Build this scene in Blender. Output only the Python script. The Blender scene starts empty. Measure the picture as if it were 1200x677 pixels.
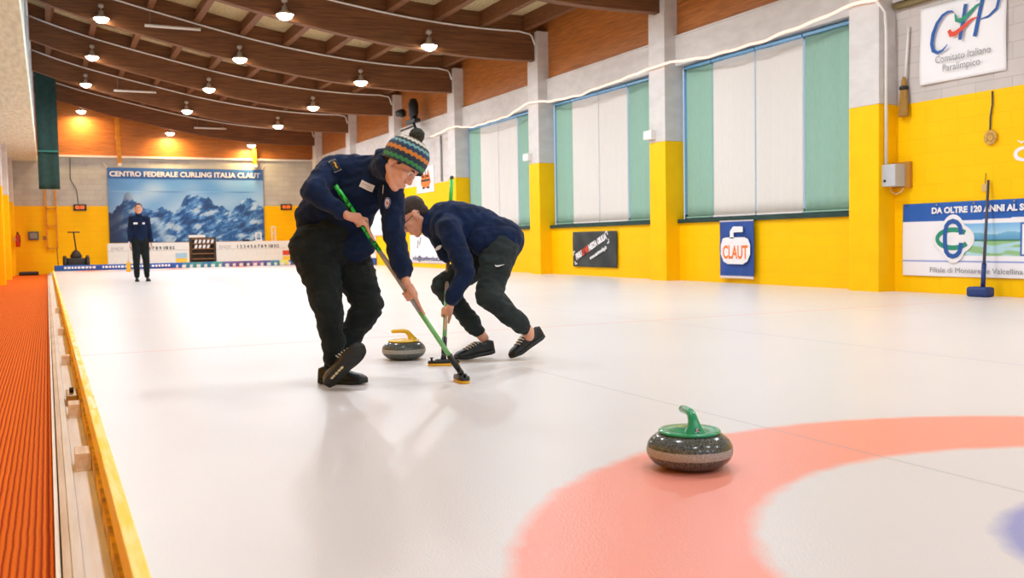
import bpy, bmesh, math, random
from mathutils import Vector as V, Matrix, noise
from mathutils.bvhtree import BVHTree
random.seed(7)
COL = bpy.context.scene.collection
sin, cos, PI = math.sin, math.cos, math.pi

# ------------------------------------------------------------------ camera
FPX, YAW, PITCH, ROLL, CAMH = 1130.5, .448005, .0504514, -.017613, .777
_fw = V((sin(YAW)*cos(PITCH), cos(YAW)*cos(PITCH), -sin(PITCH)))
_r0 = V((cos(YAW), -sin(YAW), 0)); _u0 = _r0.cross(_fw)
CR = _r0*cos(ROLL) + _u0*sin(ROLL); CU = CR.cross(_fw); CF = _fw
CP = V((0, 0, CAMH))
def ray(x, y): return CF + CR*((x-600)/FPX) - CU*((y-338.5)/FPX)
def at(x, y, d): return CP + ray(x, y)*d
cd = bpy.data.cameras.new('camera'); cam = bpy.data.objects.new('camera', cd); COL.objects.link(cam)
cam.matrix_world = Matrix(((CR.x, CU.x, -CF.x, 0), (CR.y, CU.y, -CF.y, 0), (CR.z, CU.z, -CF.z, CAMH), (0, 0, 0, 1)))
cd.sensor_width = 36; cd.lens = 36*FPX/1200; cd.clip_start = .05
cd.dof.use_dof = True; cd.dof.focus_distance = 5.3; cd.dof.aperture_fstop = 5.0
bpy.context.scene.camera = cam

# ------------------------------------------------------------------ materials
def lin(c):
    r = []
    for v in c[:3]:
        v /= 255.; r.append(v/12.92 if v <= .04045 else ((v+.055)/1.055)**2.4)
    return (*r, 1)
MATS = {}
def nodes(name):
    m = bpy.data.materials.new(name); m.use_nodes = True; nt = m.node_tree
    return m, nt, nt.nodes['Principled BSDF']
def N(nt, t, **k):
    n = nt.nodes.new(t)
    for a, b in k.items(): setattr(n, a, b)
    return n
def mapc(nt, src, scale):
    mp = N(nt, 'ShaderNodeMapping'); mp.inputs['Scale'].default_value = scale
    nt.links.new(src, mp.inputs['Vector']); return mp.outputs[0]
def mat(name, c, rough=.6, c2=None, nscale=8, stretch=(1, 1, 1), bump=0, bscale=60, bstretch=(1, 1, 1), metal=0, emit=None, es=0, coat=0, lo=.35, hi=.65, spec=None, sheen=0):
    if name in MATS: return MATS[name]
    m, nt, b = nodes(name); L = nt.links.new
    tc = N(nt, 'ShaderNodeTexCoord')
    b.inputs['Base Color'].default_value = lin(c); b.inputs['Roughness'].default_value = rough; b.inputs['Metallic'].default_value = metal
    if spec is not None: b.inputs['Specular IOR Level'].default_value = spec
    if coat: b.inputs['Coat Weight'].default_value = coat; b.inputs['Coat Roughness'].default_value = .1
    if sheen: b.inputs['Sheen Weight'].default_value = sheen; b.inputs['Sheen Roughness'].default_value = .5
    c2 = c2 or tuple(v*.975 for v in c)
    n = N(nt, 'ShaderNodeTexNoise'); n.inputs['Scale'].default_value = nscale; n.inputs['Detail'].default_value = 4
    L(mapc(nt, tc.outputs['Object'], stretch), n.inputs['Vector'])
    r = N(nt, 'ShaderNodeValToRGB'); r.color_ramp.elements[0].position = lo; r.color_ramp.elements[1].position = hi
    r.color_ramp.elements[0].color = lin(c2); r.color_ramp.elements[1].color = lin(c)
    L(n.outputs['Fac'], r.inputs['Fac']); L(r.outputs['Color'], b.inputs['Base Color'])
    if bump:
        n2 = N(nt, 'ShaderNodeTexNoise'); n2.inputs['Scale'].default_value = bscale; n2.inputs['Detail'].default_value = 3
        L(mapc(nt, tc.outputs['Object'], bstretch), n2.inputs['Vector'])
        bp = N(nt, 'ShaderNodeBump'); bp.inputs['Strength'].default_value = bump; bp.inputs['Distance'].default_value = .01
        L(n2.outputs['Fac'], bp.inputs['Height']); L(bp.outputs[0], b.inputs['Normal'])
    if emit: b.inputs['Emission Color'].default_value = lin(emit); b.inputs['Emission Strength'].default_value = es
    MATS[name] = m; return m
def attr_mat(name, rough=.7, bump=0, bscale=200, sheen=0):
    if name in MATS: return MATS[name]
    m, nt, b = nodes(name); a = N(nt, 'ShaderNodeVertexColor', layer_name='Col')
    nt.links.new(a.outputs['Color'], b.inputs['Base Color']); b.inputs['Roughness'].default_value = rough
    n2 = N(nt, 'ShaderNodeTexNoise'); n2.inputs['Scale'].default_value = bscale
    tc = N(nt, 'ShaderNodeTexCoord'); nt.links.new(tc.outputs['Object'], n2.inputs['Vector'])
    bp = N(nt, 'ShaderNodeBump'); bp.inputs['Strength'].default_value = bump; bp.inputs['Distance'].default_value = .01
    nt.links.new(n2.outputs['Fac'], bp.inputs['Height']); nt.links.new(bp.outputs[0], b.inputs['Normal'])
    if sheen: b.inputs['Sheen Weight'].default_value = sheen
    MATS[name] = m; return m
def block_mat(name, c, c2, mortar, axis, bw=.5, bh=.2, ms=.006, rough=.8, bump=.4, dirt=.35):
    """masonry blocks; axis 'y' for walls running along Y, 'x' for walls running along X"""
    m, nt, b = nodes(name); L = nt.links.new
    g = N(nt, 'ShaderNodeNewGeometry'); s = N(nt, 'ShaderNodeSeparateXYZ'); L(g.outputs['Position'], s.inputs[0])
    cb = N(nt, 'ShaderNodeCombineXYZ'); L(s.outputs['Y' if axis == 'y' else 'X'], cb.inputs[0]); L(s.outputs['Z'], cb.inputs[1])
    br = N(nt, 'ShaderNodeTexBrick'); L(cb.outputs[0], br.inputs['Vector'])
    br.inputs['Color1'].default_value = lin(c); br.inputs['Color2'].default_value = lin(c2); br.inputs['Mortar'].default_value = lin(mortar)
    br.inputs['Scale'].default_value = 1; br.inputs['Mortar Size'].default_value = ms; br.inputs['Brick Width'].default_value = bw
    br.inputs['Row Height'].default_value = bh; br.inputs['Mortar Smooth'].default_value = .4
    n = N(nt, 'ShaderNodeTexNoise'); n.inputs['Scale'].default_value = 3; n.inputs['Detail'].default_value = 6; L(g.outputs['Position'], n.inputs['Vector'])
    mx = N(nt, 'ShaderNodeMix', data_type='RGBA', blend_type='MULTIPLY'); mx.inputs['Factor'].default_value = dirt
    rp = N(nt, 'ShaderNodeValToRGB'); rp.color_ramp.elements[0].position = .3; rp.color_ramp.elements[0].color = (.65, .65, .65, 1); rp.color_ramp.elements[1].position = .6
    L(n.outputs['Fac'], rp.inputs['Fac']); L(br.outputs['Color'], mx.inputs['A']); L(rp.outputs['Color'], mx.inputs['B']); L(mx.outputs['Result'], b.inputs['Base Color'])
    bp = N(nt, 'ShaderNodeBump', invert=True); bp.inputs['Strength'].default_value = bump; bp.inputs['Distance'].default_value = .01
    L(br.outputs['Fac'], bp.inputs['Height']); L(bp.outputs[0], b.inputs['Normal']); b.inputs['Roughness'].default_value = rough; b.inputs['Specular IOR Level'].default_value = .15
    MATS[name] = m; return m
YEL = (255, 199, 2); CONC = (216, 210, 206)
M_wood = mat('beam_wood', (132, 82, 42), .65, (88, 52, 26), 3, (.6, 8, 14), .15, 30, (1, 8, 8), lo=.3, hi=.7)
M_wall_wood = mat('panel_wood', (196, 120, 50), .5, (150, 88, 36), 3, (.7, .7, 16), .15, 25, (1, 1, 12), lo=.3, hi=.7)
M_deck = mat('deck_panel', (205, 185, 140), .9, (170, 150, 110), 22, (1, 1, 1), .2)
M_conc = mat('concrete', CONC, .85, (206, 199, 195), 3, (1, 1, 2.5), .15, 20)
M_yel = mat('yellow_paint', YEL, .5, (252, 192, 2), 3, bump=.1, bscale=25, spec=.15)
M_yblock = block_mat('yellow_block', YEL, (255, 196, 2), (248, 190, 2), 'y', bw=.5, bh=.2, bump=.2, rough=.5, dirt=.06)
M_yblockx = block_mat('yellow_block_end', YEL, (255, 194, 2), (248, 187, 2), 'x', rough=.5, bump=.15, dirt=.08)
M_gblock = block_mat('grey_block', (205, 194, 188), (200, 190, 184), (184, 174, 168), 'y', bump=.2, dirt=.15)
M_gblockx = block_mat('grey_block_end', (196, 195, 190), (186, 184, 179), (168, 166, 160), 'x', bump=.2, dirt=.25)
M_white = mat('white_paint', (235, 230, 225), .5)
M_black = mat('black_plastic', (22, 24, 26), .4)
M_dgreen = mat('dark_green', (20, 62, 54), .7, (14, 50, 44), 6, bump=.3)
M_metal = mat('steel', (170, 168, 165), .3, metal=.9)
M_greybox = mat('grey_plastic', (190, 192, 198), .5)
M_pole = mat('yellow_post', (225, 150, 20), .5, (200, 125, 15), 6)

# ------------------------------------------------------------------ object helpers
def wloc(o):
    p = V((0, 0, 0))
    while o is not None: p += o.location; o = o.parent
    return p
def tag(o, label=None, cat=None, group=None, kind=None):
    if label: o['label'] = label
    if cat: o['category'] = cat
    if group: o['group'] = group
    if kind: o['kind'] = kind
    return o
def thing(name, loc, label, cat, group=None):
    o = bpy.data.objects.new(name, None); COL.objects.link(o); o.location = V(loc); o.empty_display_size = .1
    return tag(o, label, cat, group)
def obj(name, bm, m, parent=None, smooth=False, label=None):
    """bm (a bmesh or a mesh) holds world coordinates; the object gets a sensible origin"""
    if isinstance(bm, bpy.types.Mesh): me = bm
    else:
        me = bpy.data.meshes.new(name); bmesh.ops.recalc_face_normals(bm, faces=bm.faces) if bm.faces else None
        bm.to_mesh(me); bm.free()
    me.name = name
    for x in (m if isinstance(m, (list, tuple)) else [m]): me.materials.append(x)
    if smooth: me.polygons.foreach_set('use_smooth', [True]*len(me.polygons))
    o = bpy.data.objects.new(name, me); COL.objects.link(o)
    if parent is not None: off = wloc(parent); o.parent = parent
    else:
        co = [v.co for v in me.vertices]
        off = V(((min(c.x for c in co)+max(c.x for c in co))/2, (min(c.y for c in co)+max(c.y for c in co))/2, min(c.z for c in co)))
        o.location = off
    me.transform(Matrix.Translation(-off)); me.update()
    if label: o['label'] = label
    return o
def dup(o, delta, parent=None):
    c = o.copy(); COL.objects.link(c); c.parent = parent
    if parent is None: c.location = o.location + V(delta)
    for ch in list(o.children): dup(ch, (0, 0, 0), c)
    return c
def BM(): return bmesh.new()
def box(bm, lo, hi, bevel=0):
    lo, hi = V(lo), V(hi)
    r = bmesh.ops.create_cube(bm, size=1); vs = r['verts']
    for v in vs: v.co = V(((lo.x+hi.x)/2+v.co.x*(hi.x-lo.x), (lo.y+hi.y)/2+v.co.y*(hi.y-lo.y), (lo.z+hi.z)/2+v.co.z*(hi.z-lo.z)))
    if bevel:
        es = list({e for v in vs for e in v.link_edges})
        bmesh.ops.bevel(bm, geom=es, offset=bevel, segments=2, affect='EDGES', profile=.6)
    return bm
def obox(bm, c, ax, ay, az, sx, sy, sz, bevel=0):
    r = bmesh.ops.create_cube(bm, size=1); vs = r['verts']
    if bevel:
        pass
    for v in vs: v.co = V(c) + ax*(v.co.x*sx) + ay*(v.co.y*sy) + az*(v.co.z*sz)
    if bevel:
        es = list({e for v in vs for e in v.link_edges})
        bmesh.ops.bevel(bm, geom=es, offset=bevel, segments=2, affect='EDGES')
    return bm
def frame(d):
    d = d.normalized(); a = V((0, 0, 1)) if abs(d.z) < .9 else V((1, 0, 0))
    x = a.cross(d).normalized(); return x, d.cross(x).normalized(), d
def tube(bm, pts, r, seg=10, close=True):
    pts = [V(p) for p in pts]; rs = r if isinstance(r, (list, tuple)) else [r]*len(pts); rings = []
    x = None
    for i, p in enumerate(pts):
        d = (pts[min(i+1, len(pts)-1)] - pts[max(i-1, 0)]).normalized()
        if x is None: x = frame(d)[0]
        x = (x - d*x.dot(d)).normalized(); y = d.cross(x)
        rings.append([bm.verts.new(p + (x*cos(2*PI*k/seg) + y*sin(2*PI*k/seg))*rs[i]) for k in range(seg)])
    for a, b in zip(rings, rings[1:]):
        for k in range(seg): bm.faces.new((a[k], a[(k+1) % seg], b[(k+1) % seg], b[k]))
    if close: bm.faces.new(rings[0][::-1]); bm.faces.new(rings[-1])
    return bm
def lathe(bm, prof, c=(0, 0, 0), ax=V((0, 0, 1)), seg=48):
    x, y, z = frame(V(ax)); c = V(c); rings = []
    for r, h in prof:
        if r < 1e-6: rings.append([bm.verts.new(c+z*h)])
        else: rings.append([bm.verts.new(c + z*h + (x*cos(2*PI*k/seg)+y*sin(2*PI*k/seg))*r) for k in range(seg)])
    for a, b in zip(rings, rings[1:]):
        for k in range(seg):
            if len(a) == 1 and len(b) == 1: continue
            if len(a) == 1: bm.faces.new((a[0], b[k], b[(k+1) % seg]))
            elif len(b) == 1: bm.faces.new((a[k], a[(k+1) % seg], b[0]))
            else: bm.faces.new((a[k], a[(k+1) % seg], b[(k+1) % seg], b[k]))
    return bm
def fr2(o, xd, yd): return (V(o), V(xd), V(yd), V(xd).cross(V(yd)))
def P2(f, u, v, w=0): return f[0] + f[1]*u + f[2]*v + f[3]*w
def poly(bm, f, pts, w=0, th=.002):
    """a thin printed or cut shape of its own thickness on the frame f"""
    a = [bm.verts.new(P2(f, u, v, w)) for u, v in pts]; b = [bm.verts.new(P2(f, u, v, w+th)) for u, v in pts]
    n = len(pts); bm.faces.new(b); bm.faces.new(a[::-1])
    for i in range(n): bm.faces.new((a[i], a[(i+1) % n], b[(i+1) % n], b[i]))
    return bm
def stroke(bm, f, pts, wd, w=0, th=.002, closed=False):
    n = len(pts); wds = wd if isinstance(wd, (list, tuple)) else [wd]*n; L, R = [], []
    for i, (u, v) in enumerate(pts):
        a = pts[(i-1) % n] if (closed or i) else pts[0]; b = pts[(i+1) % n] if (closed or i < n-1) else pts[-1]
        dx, dy = b[0]-a[0], b[1]-a[1]; l = math.hypot(dx, dy) or 1; nx, ny = -dy/l, dx/l; h = wds[i]/2
        L.append(bm.verts.new(P2(f, u+nx*h, v+ny*h, w+th))); R.append(bm.verts.new(P2(f, u-nx*h, v-ny*h, w+th)))
    for i in range(n if closed else n-1):
        j = (i+1) % n; bm.faces.new((R[i], R[j], L[j], L[i]))
    return bm
def text(name, s, f, size, m, parent, u=0, v=0, w=.004, align='LEFT', bold=0, xs=1., fit=None, shear=0, label=None):
    c = bpy.data.curves.new(name, 'FONT'); c.body = s; c.size = size; c.align_x = align; c.offset = bold; c.extrude = .0006; c.shear = shear
    c.resolution_u = 3
    t = bpy.data.objects.new('t', c); COL.objects.link(t); dg = bpy.context.evaluated_depsgraph_get(); dg.update()
    me = bpy.data.meshes.new_from_object(t.evaluated_get(dg)); bpy.data.objects.remove(t)
    if fit:
        w0 = max(q.co.x for q in me.vertices)-min(q.co.x for q in me.vertices); xs = fit/w0
    for q in me.vertices: q.co = P2(f, u+q.co.x*xs, v+q.co.y, w+q.co.z)
    for mm in list(me.materials): me.materials.clear()
    return obj(name, me, m, parent, label=label)
def grid(f, w, h, nx, ny, colf=None, wav=None, th=0):
    """a cloth sheet with painted corner colours; wav(u,v) gives its folds"""
    me = bpy.data.meshes.new('g'); vs = []; fs = []
    for j in range(ny+1):
        for i in range(nx+1):
            u, v = w*i/nx, h*j/ny; vs.append(P2(f, u, v, wav(u, v) if wav else 0))
    for j in range(ny):
        for i in range(nx): a = j*(nx+1)+i; fs.append((a, a+1, a+nx+2, a+nx+1))
    if th:
        k = len(vs); vs += [p - f[3]*th for p in vs]; fs += [tuple(k+q for q in g[::-1]) for g in fs]
        rim = [i for i in range(nx+1)] + [(nx+1)*j+nx for j in range(1, ny+1)] + [(nx+1)*ny+i for i in range(nx-1, -1, -1)] + [(nx+1)*j for j in range(ny-1, 0, -1)]
        for a, b in zip(rim, rim[1:]+rim[:1]): fs.append((b, a, a+k, b+k))
    me.from_pydata(vs, [], fs)
    if colf:
        ca = me.color_attributes.new('Col', 'FLOAT_COLOR', 'POINT'); n = (nx+1)*(ny+1)
        cc = []
        for j in range(ny+1):
            for i in range(nx+1): cc.append(lin(colf(w*i/nx, h*j/ny)))
        if th: cc += cc
        for i, c in enumerate(cc): ca.data[i].color = c
    me.polygons.foreach_set('use_smooth', [True]*len(me.polygons))
    return me
def mixc(a, b, t): t = max(0, min(1, t)); return tuple(a[i]*(1-t)+b[i]*t for i in range(3))
def ss(a, b, x): t = max(0, min(1, (x-a)/(b-a))); return t*t*(3-2*t)

# ------------------------------------------------------------------ the setting
WX = 10.3; PF = 10.0; Y0 = -7.0; YF = 40.6; ICE_END = 36.1
BAYS = [-10.0+4.93*k for k in range(0)] ; PY = [4.79, 9.755, 14.65, 19.55, 24.45, 29.45, 34.4, 39.3]
def zb(X):
    t = [(-1.6, 6.95), (-.2, 6.42), (0, 6.34), (1, 6.03), (2, 5.78), (3, 5.56), (4, 5.34), (5, 5.14), (6, 4.99), (7, 4.87), (8, 4.80), (9, 4.77), (10.3, 4.80)]
    for (a, za), (b, z2) in zip(t, t[1:]):
        if X <= b: return za+(z2-za)*(X-a)/(b-a)
    return t[-1][1]
def zs(X): return (zb(X-.5)+zb(X-.25)+zb(X)+zb(min(X+.25, 10.3))+zb(min(X+.5, 10.3)))/5
BD = .98                                                             # beam depth

# ice with painted rings
def ice_material():
    m, nt, b = nodes('ice'); L = nt.links.new
    g = N(nt, 'ShaderNodeNewGeometry'); sp = N(nt, 'ShaderNodeSeparateXYZ'); L(g.outputs['Position'], sp.inputs[0])
    def math_(op, a, b2=None, clamp=False):
        n = N(nt, 'ShaderNodeMath', operation=op, use_clamp=clamp)
        for i, q in enumerate((a, b2)):
            if q is None: continue
            if isinstance(q, (int, float)): n.inputs[i].default_value = q
            else: L(q, n.inputs[i])
        return n.outputs[0]
    X, Y = sp.outputs['X'], sp.outputs['Y']
    nz = N(nt, 'ShaderNodeTexNoise'); nz.inputs['Scale'].default_value = 9; nz.inputs['Detail'].default_value = 4; L(g.outputs['Position'], nz.inputs['Vector'])
    wob = math_('MULTIPLY', math_('SUBTRACT', nz.outputs['Fac'], .5), .05)
    def ring(cx, cy):
        dx = math_('SUBTRACT', X, cx); dy = math_('SUBTRACT', Y, cy)
        return math_('ADD', math_('SQRT', math_('ADD', math_('MULTIPLY', dx, dx), math_('MULTIPLY', dy, dy))), wob)
    def band(r, lo, hi, s=.03):
        a = math_('DIVIDE', math_('SUBTRACT', r, lo-s), 2*s, True); c = math_('DIVIDE', math_('SUBTRACT', hi+s, r), 2*s, True)
        return math_('MULTIPLY', a, c)
    def line(C, c0, wd, s=.006): return band(C, c0-wd/2, c0+wd/2, s)
    n1 = N(nt, 'ShaderNodeTexNoise'); n1.inputs['Scale'].default_value = .5; n1.inputs['Detail'].default_value = 5; L(g.outputs['Position'], n1.inputs['Vector'])
    rp = N(nt, 'ShaderNodeValToRGB'); rp.color_ramp.elements[0].position = .3; rp.color_ramp.elements[0].color = lin((220, 213, 212)); rp.color_ramp.elements[1].position = .7; rp.color_ramp.elements[1].color = lin((226, 219, 218))
    L(n1.outputs['Fac'], rp.inputs['Fac']); col = rp.outputs['Color']
    def over(col, fac, c, amt=1.):
        mx = N(nt, 'ShaderNodeMix', data_type='RGBA'); L(math_('MULTIPLY', fac, amt), mx.inputs['Factor']); L(col, mx.inputs['A']); mx.inputs['B'].default_value = lin(c); return mx.outputs['Result']
    for cx in (2.6, 7.55):
        for cy in (1.22, 35.4-.5):
            r = ring(cx, cy)
            col = over(col, band(r, 1.22, 1.83), (247, 150, 130), .95)
            col = over(col, band(r, -1, .61), (120, 130, 200), .8)
        col = over(col, line(X, cx, .012), (150, 150, 165), .45)
    for y in (7.6, 28.6): col = over(col, line(Y, y, .06, .01), (240, 150, 140), .42)
    col = over(col, line(X, 5.08, .05, .01), (190, 190, 205), .35)
    for y in (1.22, 9.7): col = over(col, line(Y, y, .012), (170, 170, 190), .3)
    L(col, b.inputs['Base Color'])
    b.inputs['Roughness'].default_value = .3; b.inputs['Specular IOR Level'].default_value = .32
    v = N(nt, 'ShaderNodeTexNoise'); v.inputs['Scale'].default_value = 130; v.inputs['Detail'].default_value = 2; L(g.outputs['Position'], v.inputs['Vector'])
    bp = N(nt, 'ShaderNodeBump'); bp.inputs['Strength'].default_value = .35; bp.inputs['Distance'].default_value = .004
    L(v.outputs['Fac'], bp.inputs['Height']); L(bp.outputs[0], b.inputs['Normal'])
    return m
bm = box(BM(), (.187, Y0, -.14), (WX, ICE_END, 0)); tag(obj('floor', bm, ice_material()), 'white ice sheet with pink and blue painted rings', kind='structure')
M_slab = mat('grey_screed', (215, 208, 202), .8, (180, 172, 164), 5, bump=.3)
bm = box(BM(), (-1.6, Y0, -.35), (WX, YF+.2, -.2)); tag(obj('floor', bm, M_slab), kind='structure')
bm = box(BM(), (.05, ICE_END+.26, -.2), (WX, YF, -.14)); tag(obj('floor', bm, M_slab), kind='structure')

# right wall: lower yellow wall, lintel, wooden upper wall, bay of blockwork near the camera
bm = box(BM(), (WX, 10.0, -.2), (WX+.3, YF, 1.03)); tag(obj('wall_right', bm, M_yblock), 'yellow painted lower side wall below the windows', kind='structure')
bm = BM(); box(bm, (WX, Y0, -.2), (WX+.3, 9.7, 2.48)); tag(obj('wall_right', bm, M_yblock), kind='structure')
bm = BM(); box(bm, (WX, Y0, 2.48), (WX+.3, 9.7, 3.80)); tag(obj('wall_right', bm, M_gblock), kind='structure')
bm = BM(); box(bm, (WX, 24.6, 1.03), (WX+.3, YF, 2.48)); tag(obj('wall_right', bm, M_yblock), kind='structure')
bm = BM(); box(bm, (WX, 24.6, 2.48), (WX+.3, YF, 3.83)); tag(obj('wall_right', bm, M_conc), kind='structure')
bm = BM(); box(bm, (WX-.06, Y0, 3.83), (WX+.3, YF, 4.36)); box(bm, (WX-.09, Y0, 4.33), (WX-.06, YF, 4.36)); tag(obj('wall_right', bm, M_conc), 'concrete lintel band over the windows', kind='structure')
bm = BM(); box(bm, (WX-.02, Y0, 4.36), (WX+.3, YF, 6.2)); tag(obj('wall_right', bm, M_wall_wood), 'wooden panelled strip of wall above the concrete band', kind='structure')
# far wall
bm = box(BM(), (-1.6, YF, -.2), (WX+.3, YF+.3, 2.38)); tag(obj('wall_back', bm, M_yblockx), kind='structure')
bm = box(BM(), (-1.6, YF, 2.38), (WX+.3, YF+.3, 4.27)); tag(obj('wall_back', bm, M_gblockx), kind='structure')
bm = box(BM(), (-.4, YF, 4.27), (WX+.3, YF+.3, 8.2)); tag(obj('wall_back', bm, M_wall_wood), 'wooden gable wall lit by the bay lamps', kind='structure')
bm = box(BM(), (.3, YF-.1, 4.24), (WX, YF, 4.31)); tag(obj('trim_1', bm, M_white), kind='structure')
# left wall
bm = box(BM(), (-1.7, Y0, -.2), (-1.4, YF, 2.47)); tag(obj('wall_left', bm, M_yblock), kind='structure')
bm = box(BM(), (-1.7, Y0, 2.47), (-1.4, YF, 4.3)); tag(obj('wall_left', bm, M_conc), kind='structure')
M_soffit = mat('board_marked_concrete', (228, 232, 216), .9, (206, 209, 190), 2, (6, 1, 1), .3, 12, (8, 1, 1))
bm = box(BM(), (-1.7, Y0, 4.06), (-.21, YF, 4.6)); tag(obj('wall_left', bm, M_soffit), 'pale concrete beam running along the left side', kind='structure')
bm = BM(); box(bm, (-.42, Y0, 7.0), (-.22, YF, 8.2))
for y in [Y0+.2]+PY[1:]: box(bm, (-.42, y-.35, 4.6), (-.22, y+.35, 7.0))
tag(obj('wall_left', bm, M_conc), kind='structure')
M_sky_glass, nt, b = nodes('window_glass')
tr = N(nt, 'ShaderNodeBsdfTransparent'); tr.inputs[0].default_value = (.82, .93, 1, 1); gl = N(nt, 'ShaderNodeBsdfGlossy'); gl.inputs['Roughness'].default_value = .03
mx = N(nt, 'ShaderNodeMixShader'); mx.inputs[0].default_value = .1
nt.links.new(tr.outputs[0], mx.inputs[1]); nt.links.new(gl.outputs[0], mx.inputs[2]); nt.links.new(mx.outputs[0], nt.nodes['Material Output'].inputs[0])
M_frame = mat('blue_window_frame', (96, 150, 190), .4)
bm = box(BM(), (-.36, Y0, 4.6), (-.33, YF, 7.0)); w = tag(obj('window_4', bm, M_sky_glass), 'strip of clerestory glass on the left', kind='structure')
# ceiling deck over the curved beams, with purlins as its children
def curved(bm, x0, x1, y0, y1, lo, hi, n=26):
    A = []
    for i in range(n+1):
        X = x0+(x1-x0)*i/n; z = zs(X); A.append([bm.verts.new((X, y, z+h)) for y, h in ((y0, lo), (y1, lo), (y1, hi), (y0, hi))])
    for a, b_ in zip(A, A[1:]):
        for k in range(4): bm.faces.new((a[k], a[(k+1) % 4], b_[(k+1) % 4], b_[k]))
    bm.faces.new(A[0]); bm.faces.new(A[-1][::-1]); return bm
ceil = tag(obj('ceiling', curved(BM(), -.45, 10.6, Y0, YF+.2, BD, BD+.1, 40), M_deck), 'pale roof deck over curved timber beams', kind='structure')
ys = [Y0]+PY+[YF]
for i, (a, b_) in enumerate(zip(ys, ys[1:])):
    if a < 4: continue
    for k in range(10):
        X = .35+k*1.05; z = zs(X)+BD
        sl = (zs(X+.1)-zs(X-.1))/.2
        t = V((1, 0, sl)).normalized(); up = V((-sl, 0, 1)).normalized()
        bm = BM(); obox(bm, V((X, (a+b_)/2, z))-up*.16, t, V((0, 1, 0)), up, .14, b_-a-.2, .32)
        obj('purlin', bm, M_wood, ceil)
ORD = {4.79: 'right overhead at the near end', 9.755: 'second from the near end', 14.65: 'its end just showing at the top edge', 19.55: 'longest in view, above the middle', 24.45: 'second of the full beams in view', 29.45: 'third of the full beams in view', 34.4: 'fourth of the full beams in view', 39.3: 'farthest, in front of the gable wall'}
for y in PY:
    t = thing('roof_beam', (5, y, 4.8), 'curved laminated timber roof beam, '+ORD[y], 'beam', 'curved roof beams')
    obj('timber', curved(BM(), -.22, 10.2, y-.1, y+.1, 0, BD, 40), M_wood, t, label='long brown laminated timber')
    pts = [(X, y-.13, zs(X)+.62) for X in [-.2+.35*i for i in range(29)] if X < 9.8]+[(9.88, y-.14, 5.36)]
    pts += [(9.9, y-.2, 5.3), (9.93, y-.28, 5.1)]
    obj('conduit', tube(BM(), pts, .02, 8), M_white, t, True, label='white conduit along the beam')
# right wall pillars
names = {4.79: 'at the near end of the block wall', 9.755: 'the wide one right of the near window', 14.65: 'between the nearest and the second window', 19.55: 'between the second and the third window', 24.45: 'left of the third window', 29.45: 'above the bobble hat, second from the back', 34.4: 'near the back corner', 39.3: 'in the back corner'}
for y in PY:
    t = thing('pillar', (10.1, y, 0), 'grey concrete pillar on a yellow base, '+names[y], 'pillar', 'pillars of the right wall')
    w = .265 if y == 9.755 else .25
    obj('painted_base', box(BM(), (PF, y-w, -.2), (WX+.1, y+w, 2.5), .012), M_yel, t, label='yellow painted foot')
    bm = BM(); box(bm, (PF, y-w, 2.5), (WX+.1, y+w, 4.78), .01); box(bm, (PF+.01, y-w, 4.78), (WX+.1, y-w+.15, 5.42), .005); box(bm, (PF+.01, y+w-.15, 4.78), (WX+.1, y+w, 5.42), .005)
    obj('shaft', bm, M_conc, t, label='bare grey concrete shaft')
lbl = {24.45: 'just inside the left edge of view', 29.45: 'near the carpet end', 34.4: 'farther down the carpet', 39.3: 'by the back wall'}
for y in (24.45, 29.45, 34.4, 39.3):
    t = thing('pillar', (-1.2, y, -.2), 'yellow and grey pillar of the left wall, '+lbl[y], 'pillar', 'pillars of the left wall')
    obj('painted_base', box(BM(), (-1.4, y-.2, -.2), (-1.03, y+.2, 2.47), .01), M_yel, t, label='yellow painted foot')
    obj('shaft', box(BM(), (-1.4, y-.2, 2.47), (-1.03, y+.2, 4.06), .01), M_conc, t, label='grey concrete shaft')
# windows and blinds
M_bl_w = nodes('white_blind')[0]; M_bl_g = nodes('green_blind')[0]
for m, c, c2 in ((M_bl_w, (242, 236, 230), (248, 242, 236)), (M_bl_g, (164, 202, 184), (176, 212, 196))):
    nt = m.node_tree; nt.nodes.remove(nt.nodes['Principled BSDF']); d = N(nt, 'ShaderNodeBsdfDiffuse'); tl = N(nt, 'ShaderNodeBsdfTranslucent'); mx = N(nt, 'ShaderNodeMixShader'); mx.inputs[0].default_value = .3
    g = N(nt, 'ShaderNodeNewGeometry'); wv = N(nt, 'ShaderNodeTexNoise'); wv.inputs['Scale'].default_value = 6; wv.inputs['Detail'].default_value = 5; nt.links.new(mapc(nt, g.outputs['Position'], (1, 14, 1)), wv.inputs['Vector'])
    rp = N(nt, 'ShaderNodeValToRGB'); rp.color_ramp.elements[0].position = .3; rp.color_ramp.elements[1].position = .7; rp.color_ramp.elements[0].color = lin(c); rp.color_ramp.elements[1].color = lin(c2)
    nt.links.new(wv.outputs['Fac'], rp.inputs['Fac'])
    for s in (d, tl): nt.links.new(rp.outputs[0], s.inputs[0])
    nt.links.new(d.outputs[0], mx.inputs[1]); nt.links.new(tl.outputs[0], mx.inputs[2]); nt.links.new(mx.outputs[0], nt.nodes['Material Output'].inputs[0])
WN = ['nearest window', 'middle window', 'farthest window']
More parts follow.
